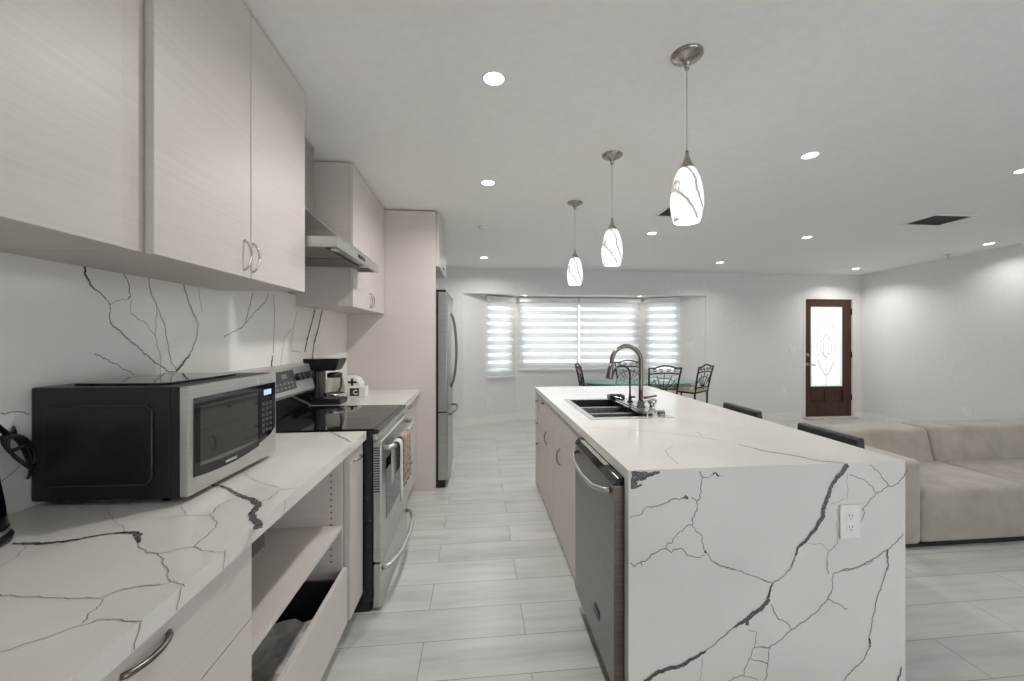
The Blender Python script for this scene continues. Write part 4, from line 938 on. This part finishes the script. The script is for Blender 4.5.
MB().box(-1.175, -.95, 2.945, 3.105, .915, .955).build('base', BLK, t, bevel=.012)
MB().box(-1.18, -1.10, 2.95, 3.10, .955, 1.15).build('water_tank', BLK, t, bevel=.01)
m = MB(); m.hexa([(-1.16, 2.95, 1.15), (-.99, 2.955, 1.15), (-.99, 3.095, 1.15), (-1.16, 3.10, 1.15)], [(-1.205, 2.935, 1.225), (-.958, 2.935, 1.225), (-.958, 3.115, 1.225), (-1.205, 3.115, 1.225)]); m.build('brew_head', BLK, t, bevel=.008)
MB().box(-1.20, -.962, 2.94, 3.11, 1.226, 1.235).build('lid', BLKG, t, bevel=.003)
MB().box(-1.176, -1.166, 2.944, 2.950, .96, 1.20).build('level_strip', SILV, t)
CARG = glass_mat('carafe_glass', 0., (225, 225, 222))
m = MB(); m.lathe([(0, .958), (.058, .958), (.066, .975), (.066, 1.03), (.056, 1.08), (.046, 1.105)], (-1.015, 3.02, 0), 32); cf = m.build('carafe', CARG, t)
m = MB(); m.lathe([(.047, 1.100), (.050, 1.104), (.050, 1.128), (.03, 1.135), (0, 1.136)], (-1.015, 3.02, 0), 32); m.build('carafe_lid', BLK, cf)
m = MB(); m.lathe([(.0668, .972), (.068, .976), (.068, .986), (.0668, .99)], (-1.015, 3.02, 0), 32); m.build('carafe_band', CHROME, cf)
m = MB(); m.tube([(-1.015, 3.06, 1.115), (-1.005, 3.105, 1.115), (-1.0, 3.12, 1.08), (-1.003, 3.11, 1.02), (-1.01, 3.085, .985)], .008, 10); m.build('carafe_handle', BLK, cf)
t = thing('canister', 'rounded white container with a black cross mark beside the coffee maker', 'container', (-1.04, 3.50, .915))
m = MB(); pr = [(-.085, 0), (.085, 0), (.085, .09), (.06, .135), (.02, .15), (-.03, .15), (-.07, .13), (-.085, .09)]
m.prism([(x - 1.04, z + .915) for x, z in pr], 3.44, 3.56, 'y'); m.build('body', PLAST, t, bevel=.008)
m = MB(); m.box(-1.055, -.985, 3.4385, 3.4395, 1.01, 1.026).box(-1.03, -1.012, 3.4385, 3.4395, .99, 1.048); m.build('cross_mark', LABELD, t)
t = thing('small_carton', 'small carton with a dark swirl-printed front beside the white container', 'carton', (-.945, 3.36, .915))
MB().box(-1.01, -.88, 3.31, 3.39, .915, .995).build('box', PLAST, t, bevel=.003)
m = MB(); m.box(-1.0, -.93, 3.3085, 3.3095, .925, .985); lb_ = m.build('front_print', LABELD, t)
m = MB(); m.tube([(-.94, 3.308, .945), (-.955, 3.308, .938), (-.97, 3.308, .945), (-.972, 3.308, .96), (-.96, 3.308, .97), (-.945, 3.308, .965)], .004, 6); m.build('swirl', PLAST, lb_)

# ================================================================ ISLAND
IX0, IX1, IY0, IY1 = .525, 1.612, 1.40, 3.81
SX0, SX1, SY0_, SY1_ = .655, 1.0, 2.315, 2.995     # sink hole
it = MB()
it.box(IX0, IX1, IY0, SY0_, .875, .915).box(IX0, IX1, SY1_, IY1, .875, .915).box(IX0, SX0, SY0_, SY1_, .875, .915).box(SX1, IX1, SY0_, SY1_, .875, .915)
it.box(IX0, IX1, IY0, IY0 + .04, 0, .875)
it.box(IX0, IX1, IY1 - .03, IY1, 0.0, .875)
veins(it, WATERFALL, lambda p, e: (p.x, IY0 - e, p.y), .0004, 11)
veins(it, ISLANDTOP, lambda p, e: (p.x, p.y, .915 + e), .0004, 12, .6)
tag(it.build('island_countertop', [MARB, V_D, V_M, V_F]), 'large white island countertop with dark-veined waterfall end', 'countertop')
# cabinets under it
XF = .535
t = thing('sink_cabinet', 'pale wood sink cabinet with two doors in the island', 'cabinet', (.9, 2.68, 0))
b_ = MB(); b_.box(XF + .022, XF + .04, 2.06, 3.56, .03, .874).box(XF + .04, 1.12, 2.06, 2.078, .03, .874).box(XF + .04, 1.12, 3.542, 3.56, .03, .874).box(XF + .04, 1.12, 2.078, 3.542, .03, .05).box(1.10, 1.12, 2.078, 3.542, .05, .874)
b_.build('body', LAMV, t)
MB().box(XF + .06, 1.12, 2.06, 3.56, 0, .03).build('toe_kick', LAMV, t)
MB().box(XF, XF + .021, 2.064, 3.556, .705, .868).build('false_front', LAM, t, bevel=.0015)
m = MB(); m.tube([(XF, 3.36, .835), (XF - .02, 3.36, .835)], [.006, .011], 12); m.build('knob', GUNM, bpy.data.objects['false_front'])
for a, b, hy in ((2.064, 2.92, 2.675), (2.925, 3.556, 3.195)):
    q = MB().box(XF, XF + .021, a, b, .02, .700).build('door', LAM, t, bevel=.0015)
    pull(q, (XF, hy, .535), (XF, hy, .645), (-.024, 0, 0), .005, NICKEL)
t = thing('drawer_cabinet', 'narrow pale wood three-drawer cabinet at the far end of the island', 'cabinet', (.9, 3.54, 0))
MB().box(XF + .022, 1.12, 3.562, 3.778, .03, .874).build('body', LAMV, t)
MB().box(XF + .06, 1.12, 3.562, 3.778, 0, .03).build('toe_kick', LAMV, t)
for z0, z1, kz in ((.715, .868, .80), (.52, .710, .60), (.02, .515, .41)):
    q = MB().box(XF, XF + .021, 3.564, 3.776, z0, z1).build('drawer', LAM, t, bevel=.0015)
    m = MB(); m.tube([(XF, 3.71, kz), (XF - .022, 3.71, kz)], [.006, .011], 12); m.build('knob', GUNM, q)
tag(MB().box(1.13, 1.15, 1.45, 3.775, 0, .874).build('back_panel', LAM), 'pale wood back panel of the island under the overhang', 'panel')

# ---------------------------------------------------------------- dishwasher
DY0, DY1 = 1.446, 2.052
t = thing('dishwasher', 'stainless steel dishwasher at the near end of the island', 'dishwasher', (.85, 1.75, 0))
MB().box(.535, 1.10, DY0 + .005, DY1 - .005, .10, .868).build('body', GRAPH, t)
MB().box(.56, 1.10, DY0 + .005, DY1 - .005, 0, .10).build('toe_kick', BLK, t)
DWST = noise_mat('dishwasher_steel', (142, 141, 139), (148, 147, 145), (2, 2, 60), 2, .36, .95)
DWED = noise_mat('dishwasher_edge', (104, 94, 88), (120, 110, 104), (2, 2, 220), 3, .4, .8)
m = MB(); m.box(.488, .530, DY0, DY1, .10, .845); dd = m.build('door', DWST, t, bevel=.004)
m = MB(); m.box(.487, .530, DY0 - .0012, DY0 - .0002, .105, .84); m.build('door_edge', DWED, dd)
m = MB(); m.prism([(.485, .846), (.530, .846), (.530, .872), (.503, .872)], DY0, DY1, 'y'); cs = m.build('control_strip', BLKG, dd, bevel=.002)
m = MB(); m.box(.500, .522, DY0 + .16, DY1 - .06, .8722, .8727); m.build('control_print', SILV, cs)
m = MB(); m.tube([(.485, DY0 + .04, .815), (.465, DY0 + .06, .810), (.449, 1.60, .792), (.444, 1.749, .785), (.449, 1.90, .792), (.465, DY1 - .06, .810), (.485, DY1 - .04, .815)], .0085, 12, flat=(1.2, .8)); m.build('handle', SILV, dd)
m = MB(); m.box(.484, .4848, 1.63, 1.70, .225, .262); m.build('badge', GRAPH, dd)

# ---------------------------------------------------------------- sink
t = thing('kitchen_sink', 'black double sink with steel rim set in the island', 'sink', (.83, 2.65, .915))
m = MB(); rx0, rx1, ry0, ry1 = .632, 1.13, 2.275, 3.035
zt = .9185
m.box(rx0, SX0 + .012, ry0, ry1, .9152, zt).box(SX1 - .012, rx1, ry0, ry1, .9152, zt).box(SX0 + .012, SX1 - .012, ry0, SY0_ + .012, .9152, zt).box(SX0 + .012, SX1 - .012, SY1_ - .012, ry1, .9152, zt)
m.build('rim', noise_mat('sink_rim_steel', (206, 204, 200), (216, 214, 210), (60, 60, 60), 2, .25, .6), t, bevel=.001)
m = MB(); x0, x1, y0, y1 = SX0 + .004, SX1 - .004, SY0_ + .004, SY1_ - .004; zb = .69
m.box(x0, x0 + .006, y0, y1, zb, .915).box(x1 - .006, x1, y0, y1, zb, .915).box(x0 + .006, x1 - .006, y0, y0 + .006, zb, .915).box(x0 + .006, x1 - .006, y1 - .006, y1, zb, .915).box(x0, x1, y0, y1, zb - .006, zb)
m.build('basin', COMPO, t)
for y in (2.51, 2.735): MB().box(x0 + .006, x1 - .006, y - .012, y + .012, .80, .906).build('divider', noise_mat('steel_divider', (160, 160, 158), (180, 180, 178), (60, 60, 60), 2, .3, .8) if 'steel_divider' not in bpy.data.materials else bpy.data.materials['steel_divider'], t, bevel=.004)
for y in (2.41, 2.865): MB().lathe([(0, zb + .002), (.035, zb + .002), (.042, zb + .004), (.045, zb)], (.82, y, 0), 24).build('drain', CHROME, t)
t = thing('sink_rack', 'black and steel rail of sink accessories along the faucet side', 'rack', (1.02, 2.6, .919))
MB().box(.955, .985, 2.33, 2.97, .919, .931).build('rail', BLKG, t, bevel=.002)
MB().box(.985, .993, 2.33, 2.97, .919, .936).build('steel_edge', CHROME, t, bevel=.001)
MB().box(.997, 1.022, 2.33, 2.97, .919, .930).build('rail', BLKG, t, bevel=.002)
t = thing('soap_tray', 'small black dish standing on the far end of the sink ledge', 'tray', (1.0, 2.93, .931))
m = MB(); m.box(.965, 1.075, 2.945, 3.02, .9188, .925).box(.965, .972, 2.945, 3.02, .925, .952).box(1.068, 1.075, 2.945, 3.02, .925, .952).box(.972, 1.068, 2.945, 2.952, .925, .952).box(.972, 1.068, 3.013, 3.02, .925, .952); m.build('dish', BLKG, t, bevel=.002)
# faucet
fx, fy = 1.062, 2.61
t = thing('kitchen_faucet', 'tall gooseneck pull-down faucet behind the island sink', 'faucet', (fx, fy, .9185))
MB().lathe([(0, .9186), (.029, .9186), (.029, .926), (.024, .934), (.0215, .96), (.018, .965)], (fx, fy, 0), 28).build('base', GUNM, t)
pts = [(fx, fy, .95), (fx, fy, 1.05), (fx, fy, 1.15), (fx, fy, 1.227)] + arc(fx - .098, 1.227, .098, 0, 180, 16, fy)[1:] + [(fx - .199, fy, 1.205)]
MB().tube(pts, .0145, 16).build('spout', GUNM, t)
MB().tube([(fx - .199, fy, 1.21), (fx - .203, fy, 1.19), (fx - .213, fy, 1.12), (fx - .214, fy, 1.112)], [.0155, .018, .025, .023], 18).build('spray_head', GUNM, t)
MB().tube([(fx + .015, fy - .01, .985), (fx + .045, fy - .02, .99), (fx + .095, fy - .03, 1.0)], [.010, .008, .006], 12).build('lever', GUNM, t)
gx, gy = 1.068, 2.82
t = thing('filter_faucet', 'slim dark filtered-water tap beyond the main faucet', 'faucet', (gx, gy, .9185))
MB().lathe([(0, .9186), (.02, .9186), (.02, .926), (.012, .934), (.010, .96), (.008, .975), (0, .976)], (gx, gy, 0), 24).build('base', BLKP, t)
pts = [(gx, gy, .97), (gx, gy, 1.10)] + arc(gx - .06, 1.12, .06, 0, 150, 14, gy)
pts += [(pts[-1][0] - .012, gy, pts[-1][2] - .028), (pts[-1][0] - .022, gy, pts[-1][2] - .06)]
MB().tube(pts, .0065, 12).build('spout', BLKP, t)
MB().tube([(gx, gy, .955), (gx + .03, gy - .02, .962)], [.007, .006], 10).build('lever', BLKP, t)
t = thing('glass_rinser', 'chrome push dispenser beside the main faucet', 'dispenser', (1.075, 2.46, .9185))
MB().lathe([(0, .9186), (.024, .9186), (.024, .93), (.017, .936), (.017, .965), (.026, .972), (.028, .99), (.022, .998), (0, .999)], (1.075, 2.46, 0), 28).build('pump', CHROME, t)
MB().tube([(1.075, 2.46, .985), (1.035, 2.46, .987), (1.02, 2.46, .975)], .006, 10).build('nozzle', CHROME, t)
t = thing('soap_button', 'low dark knob at the near corner of the sink ledge', 'knob', (1.08, 2.345, .9185))
MB().lathe([(0, .9186), (.022, .9186), (.022, .94), (.018, .946), (0, .947)], (1.08, 2.345, 0), 24).build('cap', GUNM, t)
MB().lathe([(.0225, .922), (.024, .925), (.0225, .928)], (1.08, 2.345, 0), 24).build('ring', CHROME, t)

# ================================================================ BAR STOOLS
def stool(label, x, y, z_top):
    t = thing('bar_stool', label, 'bar stool', (x, y, 0), 0, 'black bar stools along the island')
    w = .185; h = z_top
    m = MB(); n = 14; pts = []
    for i in range(n + 1):
        s = -1 + 2 * i / n; pts.append((.0 - .006 * abs(s) ** 2.2, s * w, h - .030 + .002 * (1 - s * s)))
    m.prism([(-.018, h - .062), (.018, h - .062), (.022, h - .05), (.020, h - .006), (.012, h), (-.012, h), (-.020, h - .006), (-.022, h - .05)], -w, w, 'y'); m.build('backrest', STOOLM, t, bevel=.006, seg=3, world=False)
    for s in (-1, 1): MB().tube([(-.02, s * .12, h - .05), (-.03, s * .125, .70), (-.06, s * .13, .63)], .009, 10).build('back_post', BLKP, t, world=False)
    m = MB(); m.box(-.42, -.04, -.18, .18, .59, .645); m.build('seat', STOOLM, t, bevel=.02, seg=3, world=False)
    for sx, sy in ((0, -1), (0, 1), (1, -1), (1, 1)):
        a = (-.07 if sx == 0 else -.39, sy * .15, .59); b = (-.02 if sx == 0 else -.44, sy * .19, 0)
        MB().tube([a, b], [.014, .011], 10).build('leg', BLKP, t, world=False)
    MB().tube([(-.035, -.178, .2), (-.035, .178, .2), (-.425, .178, .2), (-.425, -.178, .2)], .008, 8, closed=True).build('footrest', BLKP, t, world=False)
    return t
s1 = stool('far black bar stool whose back shows beyond the island edge', 1.80, 2.657, .905)
s2 = copy_tree(s1); s2.location = (1.80, 1.95, 0); s2['label'] = 'near black bar stool by the sofa arm, back just above the island edge'

# ================================================================ DINING SET
t = thing('dining_table', 'glass-topped dining table in front of the bay window', 'dining table', (2.28, 5.65, 0))
def oval(a, b, n=48, p=2.6):
    out = []
    for i in range(n):
        th = 2 * math.pi * i / n; c, s_ = math.cos(th), math.sin(th)
        out.append((2.28 + a * math.copysign(abs(c) ** (2 / p), c), 5.65 + b * math.copysign(abs(s_) ** (2 / p), s_)))
    return out
MB().prism(oval(.83, .42), .742, .754, 'z').build('glass_top', TABG, t, bevel=.003)
m = MB(); m.tube([(x, y, .735) for x, y in oval(.70, .33)], .010, 8, closed=True); m.build('apron_ring', IRON, t)
for sx in (-1, 1):
    for sy in (-1, 1):
        MB().tube([(2.28 + sx * .46, 5.65 + sy * .24, .735), (2.28 + sx * .40, 5.65 + sy * .2, .55), (2.28 + sx * .28, 5.65 + sy * .13, .35), (2.28 + sx * .36, 5.65 + sy * .2, .12), (2.28 + sx * .48, 5.65 + sy * .26, .005)], .013, 10).build('leg', IRON, t)
def make_chair(label, x, y, rz):
    t = thing('dining_chair', label, 'dining chair', (x, y, 0), rz, 'wrought iron dining chairs')
    W = .215; B = -.20; top = .985
    m = MB()
    for s in (-1, 1):   # back posts, flared at the top
        m = MB(); m.tube([(s * .19, B - .03, 0), (s * .185, B + .015, .30), (s * .185, B + .01, .62), (s * .205, B - .03, .85), (s * .218, B - .065, top)], [.012, .013, .013, .012, .011], 10); m.build('back_post', IRON, t, world=False)
        m = MB(); m.tube([(s * .19, .19, 0), (s * .175, .17, .25), (s * .185, .19, .63)], .012, 10); m.build('front_leg', IRON, t, world=False)
    yb_ = lambda z: B + .01 - .075 * max(0, (z - .62) / .37) ** 1.2
    r = MB(); r.tube([(-.218 + .436 * i / 16, yb_(top) , top - .005 + .030 * max(0, math.sin(math.pi * (i - 3) / 10)) * (3 <= i <= 13)) for i in range(17)], .011, 10); r.build('top_rail', IRON, t, world=False)
    r = MB(); r.tube([(-.205 + .41 * i / 12, yb_(.90), .90 + .014 * math.sin(math.pi * i / 12)) for i in range(13)], .009, 8); r.build('cross_rail', IRON, t, world=False)
    s_ = MB()
    for cx in (-.14, -.05, .05, .14):
        sg = 1 if cx > 0 else -1
        s_.tube([(cx + sg * .03 * math.cos(a) * (1 - a / 9), yb_(.945), .945 + .026 * math.sin(a) * (1 - a / 9)) for a in [k * .55 for k in range(13)]], .005, 6)
    for a in (-62, -36, 0, 36, 62):
        ar = math.radians(a)
        s_.tube([(math.sin(ar) * .02, yb_(.70), .70), (math.sin(ar) * .11, yb_(.78), .70 + .10 * math.cos(ar)), (math.sin(ar) * .17, yb_(.88), .70 + .20 * (math.cos(ar) * .6 + .4))], .0055, 6)
    s_.tube([(.185 * math.cos(math.radians(k)), yb_(.72 + .12 * math.sin(math.radians(k))), .715 + .13 * math.sin(math.radians(k))) for k in range(15, 170, 14)], .0055, 6)
    s_.tube([(-.185, yb_(.70), .70), (.185, yb_(.70), .70)], .008, 8)
    s_.build('scrollwork', IRON, t, world=False)
    m = MB(); m.box(-.21, .21, -.20, .21, .640, .700); m.build('seat', SEATF, t, bevel=.018, seg=3, world=False)
    m = MB(); m.tube([(-.2, -.19, .632), (.2, -.19, .632), (.2, .2, .632), (-.2, .2, .632)], .011, 8, closed=True); m.build('seat_frame', IRON, t, world=False)
    m = MB(); m.tube([(-.18, -.185, .22), (.18, -.185, .22), (.178, .172, .22), (-.178, .172, .22)], .007, 8, closed=True); m.build('stretcher', IRON, t, world=False)
    return t
c0 = make_chair('iron dining chair on the near side of the table, back to the camera', 2.39, 5.33, 0)
for x, y, rz, lb in ((2.36, 6.05, math.pi, 'iron dining chair on the far side of the table seen behind the faucet'), (1.65, 5.66, -math.radians(94), 'iron dining chair at the left end of the table seen edge-on'), (2.90, 5.46, math.radians(36), 'iron dining chair at the right end of the table, turned sideways')):
    c = copy_tree(c0); c.location = (x, y, 0); c.rotation_euler = (0, 0, rz); c['label'] = lb

# ================================================================ SOFA
t = thing('sofa', 'long low beige upholstered sofa behind the island', 'sofa', (3.7, 2.9, 0))
def soft(name, boxes, bev=.05):
    m = MB()
    for b in boxes: m.box(*b)
    o = m.build(name, SOFA, t, bevel=bev, seg=5)
    for p in o.data.polygons: p.use_smooth = True
    return o
MB().box(2.64, 5.28, 2.42, 3.27, .0, .022).build('gap_shade', BLK, t)  # black block standing in for the shaded gap under the sofa
def lean(name, x0, x1, yb0, yb1, yt0, yt1, z0, z1, bev):
    m = MB(); m.hexa([(x0, yb0, z0), (x1, yb0, z0), (x1, yb1, z0), (x0, yb1, z0)], [(x0, yt0, z1), (x1, yt0, z1), (x1, yt1, z1), (x0, yt1, z1)])
    o = m.build(name, SOFA, t, bevel=bev, seg=5)
    for p in o.data.polygons: p.use_smooth = True
soft('armrest', [(2.62, 2.888, 2.40, 3.30, .022, .578)], .03)
soft('seat', [(2.89, 3.745, 2.40, 3.05, .022, .375)], .045)
soft('seat', [(3.75, 5.05, 2.40, 3.05, .022, .372)], .045)
lean('backrest', 2.89, 3.70, 2.93, 3.29, 3.03, 3.28, .20, .628, .035)
lean('backrest', 3.704, 5.05, 2.93, 3.29, 3.02, 3.28, .20, .64, .035)
soft('armrest', [(5.052, 5.30, 2.43, 3.30, .035, .578)], .03)
